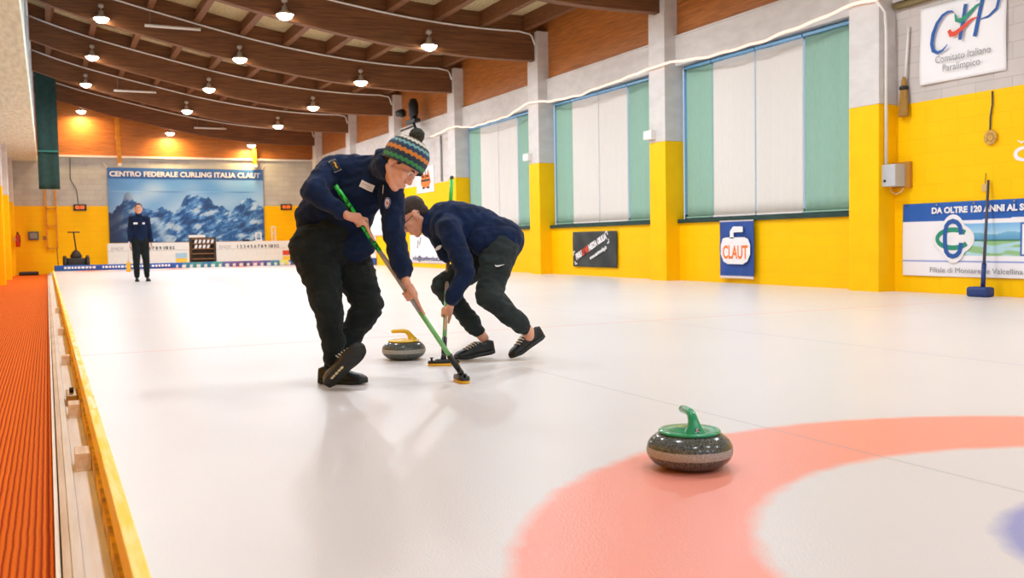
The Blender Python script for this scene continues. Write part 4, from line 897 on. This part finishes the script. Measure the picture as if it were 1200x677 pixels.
def broom(top, bot, head_dir, label, segs, name_len=.2):
    top, bot = V(top), V(bot); d = (bot-top).normalized(); t = thing('curling_brush', (bot.x, bot.y, 0), label, 'curling brush')
    def pt(k): return top+(bot-top)*k
    for a, b, m, l in segs: obj('shaft', tube(BM(), [pt(a), pt((a+b)/2), pt(b)], .0135, 14), m, t, True, label=l)
    obj('ferrule', tube(BM(), [pt(segs[-1][1]-.002), pt(.955), pt(.99)], [.0165, .0175, .015], 14), M_black, t, True, label='black ferrule')
    hd = V(head_dir); hd.z = 0; hd.normalize(); sd = V((0, 0, 1)).cross(hd); c = V((bot.x, bot.y, 0))
    def oval(bm, a, b, z0, z1, top_in=0):
        A = [(a*math.copysign(abs(cos(q))**.7, cos(q)), b*math.copysign(abs(sin(q))**.85, sin(q))) for q in [2*PI*i/32 for i in range(32)]]
        lo = [bm.verts.new(c+hd*x+sd*y+V((0, 0, z0))) for x, y in A]; hi = [bm.verts.new(c+hd*(x*(1-top_in))+sd*(y*(1-top_in))+V((0, 0, z1))) for x, y in A]
        bm.faces.new(lo[::-1]); bm.faces.new(hi)
        for i in range(32): bm.faces.new((lo[i], lo[(i+1) % 32], hi[(i+1) % 32], hi[i]))
        return bm
    obj('pad', oval(BM(), .098, .036, .002, .017), mat('pad_yellow', (248, 186, 40), .8), t, label='yellow sweeping pad')
    bm = oval(BM(), .102, .038, .017, .032, .06); oval(bm, .06, .026, .031, .04, .2); obj('head_plate', bm, M_black, t, label='black oval brush head')
    bm = BM(); tube(bm, [pt(.975), pt(.992), c+V((0, 0, .036))], [.015, .017, .02], 12); obj('swivel_joint', bm, M_black, t, True)
    for x in (-.075, .075): bm = BM(); lathe(bm, [(0, 0), (.007, 0), (.006, .014), (.012, .016), (.012, .021), (0, .022)], c+hd*x+V((0, 0, .032)), seg=12); obj('bolt', bm, M_black, t, True)
    return t
def marked(name, c, c2, dark, k):
    m, nt, b = nodes(name); g = N(nt, 'ShaderNodeTexCoord'); n = N(nt, 'ShaderNodeTexNoise'); n.inputs['Scale'].default_value = 70; nt.links.new(g.outputs['Object'], n.inputs['Vector'])
    r = N(nt, 'ShaderNodeValToRGB'); e = r.color_ramp.elements; e[0].position = k-.02; e[0].color = lin(dark); e[1].position = k+.02; e[1].color = lin(c); nt.links.new(n.outputs['Fac'], r.inputs['Fac']); nt.links.new(r.outputs[0], b.inputs['Base Color']); b.inputs['Roughness'].default_value = .3; return m
M_sg = marked('green_printed_shaft', (20, 190, 50), None, (10, 60, 30), .47); M_sg2 = mat('green_shaft', (60, 200, 70), .3); M_silver = mat('grey_shaft', (176, 166, 158), .35, (150, 140, 132), 10, metal=.3); M_lg = mat('light_green_shaft', (130, 196, 120), .35, (110, 180, 104), 9)

# ================= front sweeper
D = 5.3
RS, LS = at(390, 198, 5.28), at(457, 214, 5.24)
RE, LE = at(366, 224, 5.12), at(463, 280, 5.20)
top1, bot1 = at(393, 217, 5.12), None
g1 = ray(541, 447); b1 = CP+g1*(CAMH/-g1.z); b1.z = .045
bot1 = V((b1.x, b1.y, .045))
def s1(k): return top1+(bot1-top1)*k
ax1 = (bot1-top1).normalized()
k1, k2 = .185, .575
C1, C2 = s1(k1), s1(k2)
RW = at(404, 250, 5.13); LW = at(474, 323, 5.20)
PEL = at(386, 284, 5.36); NK = at(450, 196, 5.26)
RH, LH = at(370, 296, 5.32), at(408, 298, 5.42)
RK, LK = at(384, 360, 5.20), at(431, 358, 5.36)
heelN = at(383, 451, 1); 
def onfloor(px, py, z=0): r = ray(px, py); return CP+r*((CAMH-z)/-r.z)
RA = at(391, 423, 5.22); LA = at(390, 429, 5.33)
P1 = thing('person', (RA.x, RA.y, 0), 'person in navy fleece and striped bobble hat bending over a long brush', 'person')
F1 = (CR*.66-CU*.68-CF*.24).normalized(); U1 = (CR*.70+CU*.70); U1 = (U1-F1*U1.dot(F1)).normalized(); HC1 = at(469, 193, 5.0)
hp, q1 = head_prims(HC1, F1, U1, 1.04)
toC = -CF
chestL = (LS-RS).normalized(); sp = (NK-PEL).normalized(); chF = chestL.cross(sp).normalized()
if chF.dot(toC) < 0: chF = -chF
B = hp+[('c', NK, q1(-.03, 0, -.03), .052, .055), ('c', PEL, at(424, 226, 5.30), .09, .06, (chF, .75)), ('c', at(424, 226, 5.30), NK, .06, .045), ('c', RS+(LS-RS)*.1-sp*.02, LS-(LS-RS)*.1-sp*.02, .035, .035), ('c', RS, RE, .045, .038), ('c', RE, RW, .036, .026), ('c', LS, LE, .045, .038), ('c', LE, LW, .036, .026),
     ('c', RH, RK, .07, .045), ('c', RK, RA, .045, .033), ('c', LH, LK, .07, .045), ('c', LK, LA, .045, .033), ('c', RH, LH, .09, .09)]
dn = ax1
B += hand_prims(C1, ax1, (CR*.55+CU*.55-CF*.75), at(407, 253, 5.10), idx=.095)
B += [('c', RW, at(407, 253, 5.10), .024, .021), ('c', LW, at(477, 331, 5.17), .024, .021)]
B += hand_prims(C2, ax1, (CR*.75+CU*.45-CF*.6), at(477, 331, 5.165), idx=.10)
obj('body', sm('body', B, .0045, 3), M_skin, P1, True)
JP = [('c', PEL+sp*.02, at(400, 256, 5.34), .165, .155, (chF, .68)), ('c', at(400, 256, 5.34), at(422, 222, 5.29), .155, .15, (chF, .72)), ('c', at(422, 222, 5.29), at(440, 203, 5.27), .13, .09, (chF, .8)),
      ('c', RS+sp*.0, at(420, 205, 5.27), .08, .105, (chF, .8)), ('c', LS, at(432, 212, 5.27), .072, .10, (chF, .85)), ('c', at(414, 194, 5.28), NK, .07, .06), ('c', NK-sp*.02, q1(-.045, 0, -.045), .072, .066),
      ('c', RS, RE, .078, .066), ('c', RE, RW+(RE-RW)*.1, .063, .040), ('c', LS, LE, .072, .060), ('c', LE, LW+(LE-LW)*.12, .060, .046), ('c', LW+(LE-LW)*.13, LW+(LE-LW)*.05, .047, .040), ('c', at(371, 264, 5.36), at(415, 284, 5.34), .115, .115, (chF, .8)), ('c', at(366, 250, 5.34), at(400, 235, 5.3), .10, .12, (chF, .8)), ('c', at(448, 197, 5.2), at(452, 186, 5.14), .07, .062)]
jk1 = obj('fleece_jacket', sm('j', JP, .009, 5, folds(.017, 8, (1, 1, 1.4))), M_jacket, P1, True, label='navy zip fleece')
TP = [('c', RH+V((0, 0, .03)), LH+V((0, 0, .02)), .142, .125), ('c', PEL+sp*.05, PEL-V((0, 0, .03)), .14, .15), ('c', RH, RK, .128, .082), ('c', RK, RA+V((0, 0, .12)), .080, .064), ('c', RA+V((0, 0, .12)), RA+V((0, 0, .015)), .064, .050),
      ('c', LH, LK, .125, .088), ('c', LK, LK+(LA-LK)*.6, .084, .068), ('c', LK+(LA-LK)*.55, LA+V((0, 0, .0)), .068, .054), ('c', at(363, 284, 5.37), at(368, 304, 5.33), .095, .10)]
obj('trousers', sm('t', TP, .008, 4, folds(.015, 7, (1, 1, 2.4))), M_trs, P1, True, label='baggy black trousers')
hN = onfloor(383, 453, .02); toeN = hN+(CR*.66+CU*.68-CF*.18).normalized()*.27
shoe(hN, toeN, (-CR*.55+CU*.30+CF*.90), P1, True, L_=.30)
f_ = fr2(hN+(toeN-hN)*.28, (toeN-hN).normalized(), V((0, 0, 1)))
hL = onfloor(374, 449, 0); tL = onfloor(436, 450, 0); tL = hL+(tL-hL).normalized()*.285
shoe(hL, tL, (0, 0, 1), P1, False)
S1 = F1.cross(U1).normalized(); eyes(q1, F1, S1, U1, P1)
# pale size mark on the lifted sole
dd = (toeN-hN).normalized(); up_ = (-CR*.55+CU*.30+CF*.90); up_ = (up_-dd*up_.dot(dd)).normalized(); sd_ = dd.cross(up_)
f = fr2(hN+dd*.055+sd_*.012-up_*.0025, dd, sd_); bm = BM()
if f[3].dot(up_) > 0: f = fr2(hN+dd*.055-sd_*.012-up_*.0025, dd, -sd_)
for i, (a, b_) in enumerate(((0, .012), (.016, .026), (.032, .05), (.056, .07), (.074, .092))): stroke(bm, f, [(a, 0), ((a+b_)/2, .005), (b_, .0)], .014, th=.001)
obj('sole_print', bm, mat('print_cream', (220, 200, 150), .6), P1, label='cream print under the lifted shoe')
# hair under the hat
hr = [('e', q1(-.032, 0, .008), (.078, .076, .078), (F1, S1, U1))]+[('e', q1(.020, s*.072, .012), (.012, .007, .024), (F1, S1, U1)) for s in (-1, 1)]
obj('hair', sm('h', hr, .006, 2, folds(.003, 60)), mat('brown_hair', (70, 50, 36), .6, (44, 30, 20), 60, bump=.6, bscale=200), P1, True, label='short brown hair')
# bobble hat
A = (U1*cos(.36)-F1*sin(.36)).normalized(); Fh = (F1-A*F1.dot(A)).normalized(); Sh = Fh.cross(A).normalized(); hc = q1(.010, 0, .002)
me = bpy.data.meshes.new('hat'); vs = []; fs = []; cols_ = []; nu, nv = 168, 72
bands = [(0, (44, 62, 66)), (.07, (64, 160, 96)), (.17, (38, 60, 84)), (.31, (240, 150, 60)), (.42, (40, 72, 104)), (.53, (128, 188, 196)), (.60, (52, 64, 70)), (.68, (232, 226, 208)), (.80, (60, 76, 84)), (.86, (240, 160, 70)), (.95, (200, 190, 170))]
for j in range(nv+1):
    v = j/nv; s_arc = v
    hgt = -.005+.150*sin(min(1, v)*PI/2*1.0)**1.0 if False else 0
    th_ = v*PI/2
    hgt = -.002+.185*(v if v < .42 else .42+.58*sin((v-.42)/.58*PI/2)*.74)
    rad = 1.0 if v < .42 else max(.0, cos((v-.42)/.58*PI/2))**.7
    rad *= (1+.06*sin(min(v/.6, 1)*PI))
    for i in range(nu):
        a = 2*PI*i/nu
        kn_ = .0022*abs(sin(a*34))*abs(cos(v*PI*17))+.0012*sin(v*PI*34) + (.004 if v < .06 else 0)
        rx, ry = (.113*rad+kn_*(rad > .1)), (.098*rad+kn_*(rad > .1))
        vs.append(hc+Fh*(rx*cos(a))+Sh*(ry*sin(a))+A*hgt)
        zz = v+.026*(abs(((a*24/PI) % 2)-1)*2-1); c = bands[0][1]
        for lo_, cc in bands:
            if zz >= lo_: c = cc
        cols_.append(lin(c))
for j in range(nv):
    for i in range(nu): a = j*nu+i; b_ = j*nu+(i+1) % nu; fs.append((a, b_, b_+nu, a+nu))
k0 = len(vs)
for i in range(nu): a = 2*PI*i/nu; vs.append(hc+Fh*(.106*cos(a))+Sh*(.09*sin(a))+A*.02); cols_.append(lin((44, 62, 66)))
for i in range(nu): fs.append((i, k0+i, k0+(i+1) % nu, (i+1) % nu))
me.from_pydata(vs, [], fs); ca = me.color_attributes.new('Col', 'FLOAT_COLOR', 'POINT')
for i, c in enumerate(cols_): ca.data[i].color = c
hat = obj('bobble_hat', me, attr_mat('knit', .9, .6, 500, .2), P1, True, label='knitted hat striped green, orange, blue and white')
bm = BM(); r = bmesh.ops.create_icosphere(bm, subdivisions=5, radius=1); pc = hc+A*.178
for v in r['verts']:
    d = v.co.normalized(); k = .037*(1+.22*noise.noise(d*9)+.16*noise.noise(d*24)); v.co = pc+d*k
obj('pompom', bm, mat('pompom_grey', (112, 116, 106), .95, (40, 46, 46), 120, bump=1, bscale=300), hat, True, label='dark grey woolly pompom')
# badges on the fleece
r = patch(jk1, 430, 218, .038, .019, (.90, .44), M_pw, 'name_tag', P1)
if r:
    hit, n, u, v, drop = r[1]; bm = BM()
    for row, (a0, a1) in enumerate(((-.026, .022), (.0, .028))):
        a = a0
        while a < a1:
            w_ = .003+.003*random.random(); b_ = .004-.011*row; b_ = -b_ if v.dot(CU) < 0 else b_
            tube(bm, [drop(a, b_, .002), drop(a+w_, b_, .002)], .0011, 5); a += w_+.0022
    obj('name_tag_print', bm, M_dk, P1)
r = patch(jk1, 454, 238, .019, .030, (1, .1), M_pw, 'round_badge', P1, 'disc')
if r:
    hit, n, u, v, drop = r[1]; bm = BM(); tube(bm, [drop(.016*cos(a), .026*sin(a), .002) for a in [2*PI*i/20 for i in range(21)]], .0025, 6); obj('badge_ring', bm, M_blue, P1)
    bm = BM(); tube(bm, [drop(-.004, .006, .002), drop(.004, 0, .002), drop(-.002, -.008, .002)], .0035, 6); obj('badge_figure', bm, M_red, P1)
r = patch(jk1, 392.5, 194, .036, .021, (.45, .9), mat('patch_black', (30, 34, 40), .7), 'sleeve_patch', P1)
if r:
    hit, n, u, v, drop = r[1]; bm = BM(); e = [(-.034, -.019), (.034, -.019), (.034, .019), (-.034, .019), (-.034, -.019)]; tube(bm, [drop(a, b_, .002) for a, b_ in e], .0012, 5); obj('patch_border', bm, M_pw, P1)
    bm = BM(); tube(bm, [drop(-.020, .002, .002), drop(-.008, .006, .002), drop(.004, .001, .002), drop(.018, .005, .002)], .0042, 6); obj('patch_motif', bm, mat('motif_yellow', (240, 180, 50), .6), P1)
# zip and collar trim
pts = [decal(jk1, x, y) for x, y in ((452, 214), (449.5, 222), (447.5, 235), (444, 250), (438, 268))]
pts = [p[0]+p[1]*.002 for p in pts if p]
if len(pts) > 2: obj('zip', tube(BM(), pts, .002, 6), mat('zip_dark', (16, 24, 40), .4), P1, True)
pts = [decal(jk1, x, y) for x, y in ((449.6, 217), (449.2, 222), (449, 227))]; pts = [p[0]+p[1]*.004 for p in pts if p]
if len(pts) > 1: obj('zip_pull', tube(BM(), pts, .0018, 6), M_pw, P1, True)
broom(top1, bot1, (-CF*.9+CR*.25), 'long green and grey curling brush held by the person in the bobble hat', [(0, .34, M_sg, 'green printed upper shaft'), (.34, .66, M_silver, 'grey middle shaft'), (.66, .90, M_lg, 'pale green lower shaft')])

# ================= second sweeper
NK2 = at(505, 260, 6.36); PEL2 = at(583, 288, 6.36)
sp2 = (NK2-PEL2).normalized()
LS2, RS2 = at(526, 268, 6.18), at(524, 266, 6.50)
LE2, LW2 = at(545, 318, 6.10), at(529, 352, 6.10)
g2 = ray(520, 428); b2 = CP+g2*(CAMH/-g2.z); bot2 = V((b2.x, b2.y, .045)); top2 = at(529.5, 207, 6.80)
ax2 = (bot2-top2).normalized()
C3 = top2+(bot2-top2)*.775; C4 = top2+(bot2-top2)*.26
RE2 = at(545, 290, 6.66); RW2 = at(537, 268, 6.72)
LH2, RH2 = at(586, 292, 6.28), at(580, 292, 6.44)
LK2, RK2 = at(572, 346, 6.16), at(519, 337, 6.42)
LA2, RA2 = at(620, 388, 6.26), at(567, 396, 6.40)
P2p = thing('person', (RA2.x, RA2.y, 0), 'person in navy top, glasses and black trainers crouching over an upright brush', 'person')
F2 = (-CR*.70-CU*.70-CF*.12).normalized(); U2 = (-CR*.71+CU*.70); U2 = (U2-F2*U2.dot(F2)).normalized(); HC2 = at(485.5, 254, 6.33); S2 = F2.cross(U2).normalized()
hp2, q2 = head_prims(HC2, F2, U2)
B = hp2+[('c', NK2, q2(-.035, 0, -.05), .052, .052), ('c', PEL2, NK2, .06, .045), ('c', RS2, LS2, .035, .035), ('c', LS2, LE2, .042, .036), ('c', LE2, LW2, .034, .026), ('c', RS2, RE2, .042, .036), ('c', RE2, RW2, .034, .026),
     ('c', LH2, LK2, .065, .045), ('c', LK2, LA2, .044, .034), ('c', LA2, LA2+V((0, 0, -.03)), .034, .034), ('c', RH2, RK2, .065, .045), ('c', RK2, RA2, .044, .034), ('c', LH2, RH2, .08, .08)]
w3 = at(527.5, 361, 6.13); B += [('c', LW2, w3, .026, .023)]
B += hand_prims(C3, ax2, (CR*.35+CU*.2-CF*.8), w3, idx=.10); B += hand_prims(C4, ax2, (CR*.3+CF*.8), RW2, idx=.07, flip=-1)
obj('body', sm('body', B, .005, 3), M_skin, P2p, True)
side = (RS2-LS2).normalized()
JP = [('c', at(587, 282, 6.36), at(560, 268, 6.36), .152, .150), ('c', at(560, 268, 6.36), at(526, 262, 6.35), .145, .155), ('c', at(526, 263, 6.35), at(508, 264, 6.35), .135, .095), ('c', NK2, q2(-.045, 0, -.065), .075, .062),
      ('c', LS2, at(530, 264, 6.33), .08, .11), ('c', LS2, LE2, .080, .066), ('c', LE2, LW2+(LE2-LW2)*.06, .062, .047), ('c', RS2, RE2, .07, .06), ('c', RE2, RW2, .055, .042), ('c', at(515, 276, 6.33), at(524, 296, 6.34), .075, .065), ('c', at(594, 281, 6.36), at(578, 288, 6.36), .118, .122), ('c', at(596, 279, 6.29), at(568, 281, 6.28), .09, .11)]
jk2 = obj('fleece_top', sm('j2', JP, .008, 4, folds(.016, 8)), M_jacket, P2p, True, label='navy long-sleeved fleece')
TP = [('c', LH2+V((0, 0, -.01)), RH2+V((0, 0, -.01)), .122, .122), ('c', LH2, LK2, .124, .084), ('c', LK2, LK2+(LA2-LK2)*.8, .082, .062), ('c', LK2+(LA2-LK2)*.78, LA2+(LK2-LA2)*.11, .062, .046), ('c', RH2, RK2, .122, .082), ('c', RK2, RK2+(RA2-RK2)*.75, .078, .058), ('c', RK2+(RA2-RK2)*.74, RA2+(RK2-RA2)*.14, .058, .048)]
obj('trousers', sm('t2', TP, .008, 4, folds(.012, 8, (1, 1, 1.8))), M_trs2, P2p, True, label='charcoal tracksuit trousers')
lt = onfloor(599, 421, .0); lh = at(629.5, 400, 6.25); d_ = (lt-lh).normalized(); lh = lt-d_*.285*min(1, (lt-lh).length/.285) if False else lt-d_*.285
lh = lt+(CR*.66+CU*.42+CF*.35).normalized()*.285; shoe(lh, lt, (-CR*.42+CU*.8-CF*.28), P2p, True)
rt = onfloor(533, 422.5, .0); rh = rt+(CR*.86+CU*.14+CF*.42).normalized()*.285; shoe(rh, rt, (-CR*.1+CU*.98-CF*.15), P2p, True)
ax = (F2, S2, U2)
hr = [('e', q2(-.020, 0, .050), (.100, .082, .082), ax), ('e', q2(-.055, 0, .0), (.052, .070, .062), ax), ('e', q2(.035, 0, .095), (.05, .05, .025), ax)]+[('e', q2(.014, s*.073, .0), (.012, .008, .030), ax) for s in ()]
obj('hair', sm('h2', hr, .005, 2, folds(.004, 55)), mat('dark_brown_hair', (74, 50, 36), .5, (34, 23, 16), 90, stretch=(1, 1, 3), bump=1, bscale=260), P2p, True, label='short dark brown hair')
eyes(q2, F2, S2, U2, P2p)
t = thing('glasses', HC2, 'black framed glasses worn by the crouching person', 'glasses')
for s in (-1, 1):
    c = q2(.101, s*.034, -.002); obj('rim', tube(BM(), [c+S2*(.024*cos(a))+U2*(.018*sin(a)) for a in [2*PI*i/24 for i in range(25)]], .0026, 6), mat('frame_navy', (24, 28, 44), .3), t, True)
    obj('lens', lathe(BM(), [(0, 0), (.0235, 0), (.0235, .001), (0, .001)], c, F2, 20), M_sky_glass, t)
    obj('temple', tube(BM(), [q2(.101, s*.058, .004), q2(.06, s*.074, .004), q2(-.01, s*.086, .004), q2(-.035, s*.085, -.012)], .0025, 6), mat('frame_navy', (24, 28, 44), .3), t, True)
obj('bridge', tube(BM(), [q2(.101, -.011, .002), q2(.107, 0, .006), q2(.101, .011, .002)], .0022, 6), mat('frame_navy', (24, 28, 44), .3), t, True)
trs2 = [o for o in P2p.children if o.name.startswith('trousers')][0]
r = patch(trs2, 585, 311, .02, .012, (1, 0), M_trs2, 'logo_ground', P2p, 'disc', lift=.001)
if r:
    hit, n, u, v, drop = r[1]; v = v if v.dot(CU) > 0 else -v; sg = 1 if v == r[1][3] else -1; bm = BM(); A_ = [(-.030, .004), (-.018, -.010), (-.002, -.009), (.032, .010)]; L1 = [(-.030, .004), (-.022, -.009), (-.010, -.011), (.034, .012)]; L2 = [(-.028, .006), (-.017, -.003), (-.006, -.004), (.034, .012)]
    tube(bm, [drop(a, b_*sg, .001) for a, b_ in ((-.026, .004), (-.020, -.005), (-.008, -.005), (.010, .001), (.034, .011))], [.002, .0055, .0058, .0035, .0008], 6); obj('swoosh_mark', bm, M_pw, P2p)
r = patch(jk2, 514, 290, .012, .030, (.55, .8), M_pw, 'chest_badge', P2p, 'disc')
broom(top2, bot2, (CR*.95+CF*.12), 'upright green curling brush gripped by the crouching person', [(0, .02, M_black, 'black end cap'), (.02, .16, M_sg2, 'bright green upper shaft'), (.16, .66, M_silver, 'grey middle shaft'), (.66, .90, M_lg, 'pale green lower shaft')])

# ================= distant person, standing
O3 = V((1.90, 23.2, 0)); ln = 1.0
def w3p(x, y, z): return O3+V((x, y, z))
P3 = thing('person', O3, 'person standing upright in navy jacket and black trousers far down the ice', 'person')
F3 = V((-.05, -1, 0)).normalized(); U3 = V((0, 0, 1)); S3 = F3.cross(U3).normalized(); HC3 = w3p(-.02, -.02, 1.63)
hp3, q3 = head_prims(HC3, F3, U3)
sh = [w3p(-.165, 0, 1.40), w3p(.145, 0, 1.40)]; el = [w3p(-.21, .03, 1.12), w3p(.20, .03, 1.12)]; wr = [w3p(-.225, -.03, .88), w3p(.225, -.03, .88)]
hp_ = [w3p(-.09, 0, .90), w3p(.08, 0, .90)]; kn3 = [w3p(-.10, -.02, .50), w3p(.10, -.02, .50)]; an = [w3p(-.10, .02, .09), w3p(.115, .02, .09)]
B = hp3+[('c', w3p(-.01, .01, 1.42), w3p(-.02, 0, 1.55), .055, .055), ('c', w3p(0, 0, .95), w3p(0, 0, 1.40), .09, .055), ('c', sh[0], sh[1], .04, .04)]
for i in (0, 1):
    B += [('c', sh[i], el[i], .045, .038), ('c', el[i], wr[i], .036, .026), ('c', hp_[i], kn3[i], .08, .05), ('c', kn3[i], an[i], .05, .036), ('c', wr[i], wr[i]+V((0, -.01, -.07)), .026, .032, (V((1, 0, 0)), .6))]
    for k in range(4):
        a = wr[i]+V((0, -.030+.018*k, -.075)); b_ = a+V((0, -.004, -.045+.004*abs(k-1))); B += [('c', a, b_, .010, .009), ('c', b_, b_+V((-.012 if i else .012, 0, -.03)), .009, .008)]
    a = wr[i]+V((0, -.03, -.03)); B += [('c', a, a+V((0, -.025, -.04)), .012, .010), ('c', a+V((0, -.025, -.04)), a+V((0, -.02, -.07)), .010, .009)]
obj('body', sm('b3', B, .007, 2), M_skin, P3, True)
JP = [('c', w3p(0, 0, .92), w3p(0, 0, 1.15), .150, .152, (V((0, 1, 0)), .76)), ('c', w3p(0, 0, 1.15), w3p(-.01, 0, 1.33), .152, .150, (V((0, 1, 0)), .78)), ('c', sh[0], sh[1], .082, .082), ('c', w3p(-.01, 0, 1.42), w3p(-.015, 0, 1.51), .085, .07)]
for i in (0, 1): JP += [('c', sh[i], el[i], .075, .062), ('c', el[i], wr[i]+V((0, 0, .03)), .065, .05)]
obj('jacket', sm('j3', JP, .012, 4, folds(.01, 8)), M_jacket, P3, True, label='navy jacket')
TP = [('c', hp_[0], hp_[1], .115, .115)]
for i in (0, 1): TP += [('c', hp_[i], kn3[i], .105, .08), ('c', kn3[i], an[i]+V((0, 0, .03)), .078, .058)]
obj('trousers', sm('t3', TP, .012, 4, folds(.008, 8)), M_trs, P3, True, label='black trousers')
for i, x in ((0, -.10), (1, .115)): shoe(w3p(x, .08, 0), w3p(x*1.15, -.2, 0), (0, 0, 1), P3, False)
ax = (F3, S3, U3); obj('hair', sm('h3', [('e', q3(-.02, 0, .05), (.098, .083, .082), ax), ('e', q3(-.05, 0, 0), (.055, .07, .06), ax)], .008, 2), mat('dark_brown_hair', (66, 46, 34), .6), P3, True, label='short dark hair'); eyes(q3, F3, S3, U3, P3)
for x, w_, n_ in ((-.10, .045, 'chest_print'), (.07, .028, 'chest_badge')): bm = BM(); box(bm, w3p(x-w_, -.130, 1.28), w3p(x+w_, -.10, 1.32), .006); obj(n_, bm, M_pw, P3, label='white mark on the chest')
t = thing('curling_brush', w3p(-.27, -.06, .3), 'small brush hanging from the distant person\'s hand', 'curling brush')
obj('shaft', tube(BM(), [w3p(-.245, -.075, .90), w3p(-.275, -.08, .42)], .014, 8), M_white, t, True); obj('head', box(BM(), w3p(-.32, -.12, .22), w3p(-.23, -.04, .44), .02), mat('pad_yellow', (248, 186, 40), .8), t, label='yellow brush head')

# ------------------------------------------------------------------ light
sc = bpy.context.scene; w = bpy.data.worlds.new('world'); sc.world = w; w.use_nodes = True
bg = w.node_tree.nodes['Background']; bg.inputs[0].default_value = (.76, .88, 1.0, 1); bg.inputs[1].default_value = 1.05
def area(name, loc, rot, sx, sy, e, c=(1, 1, 1)):
    ld = bpy.data.lights.new(name, 'AREA'); ld.shape = 'RECTANGLE'; ld.size = sx; ld.size_y = sy; ld.energy = e; ld.color = c
    o = bpy.data.objects.new(name, ld); COL.objects.link(o); o.location = loc; o.rotation_euler = rot; return o
sc.view_settings.view_transform = 'Standard'; sc.view_settings.look = 'None'; sc.view_settings.gamma = 1; sc.view_settings.use_curve_mapping = False
sc.view_settings.exposure = -.45
sc.cycles.use_denoising = True
sc.cycles.max_bounces = 8; sc.cycles.diffuse_bounces = 5; sc.cycles.sample_clamp_indirect = 6; sc.cycles.use_light_tree = True
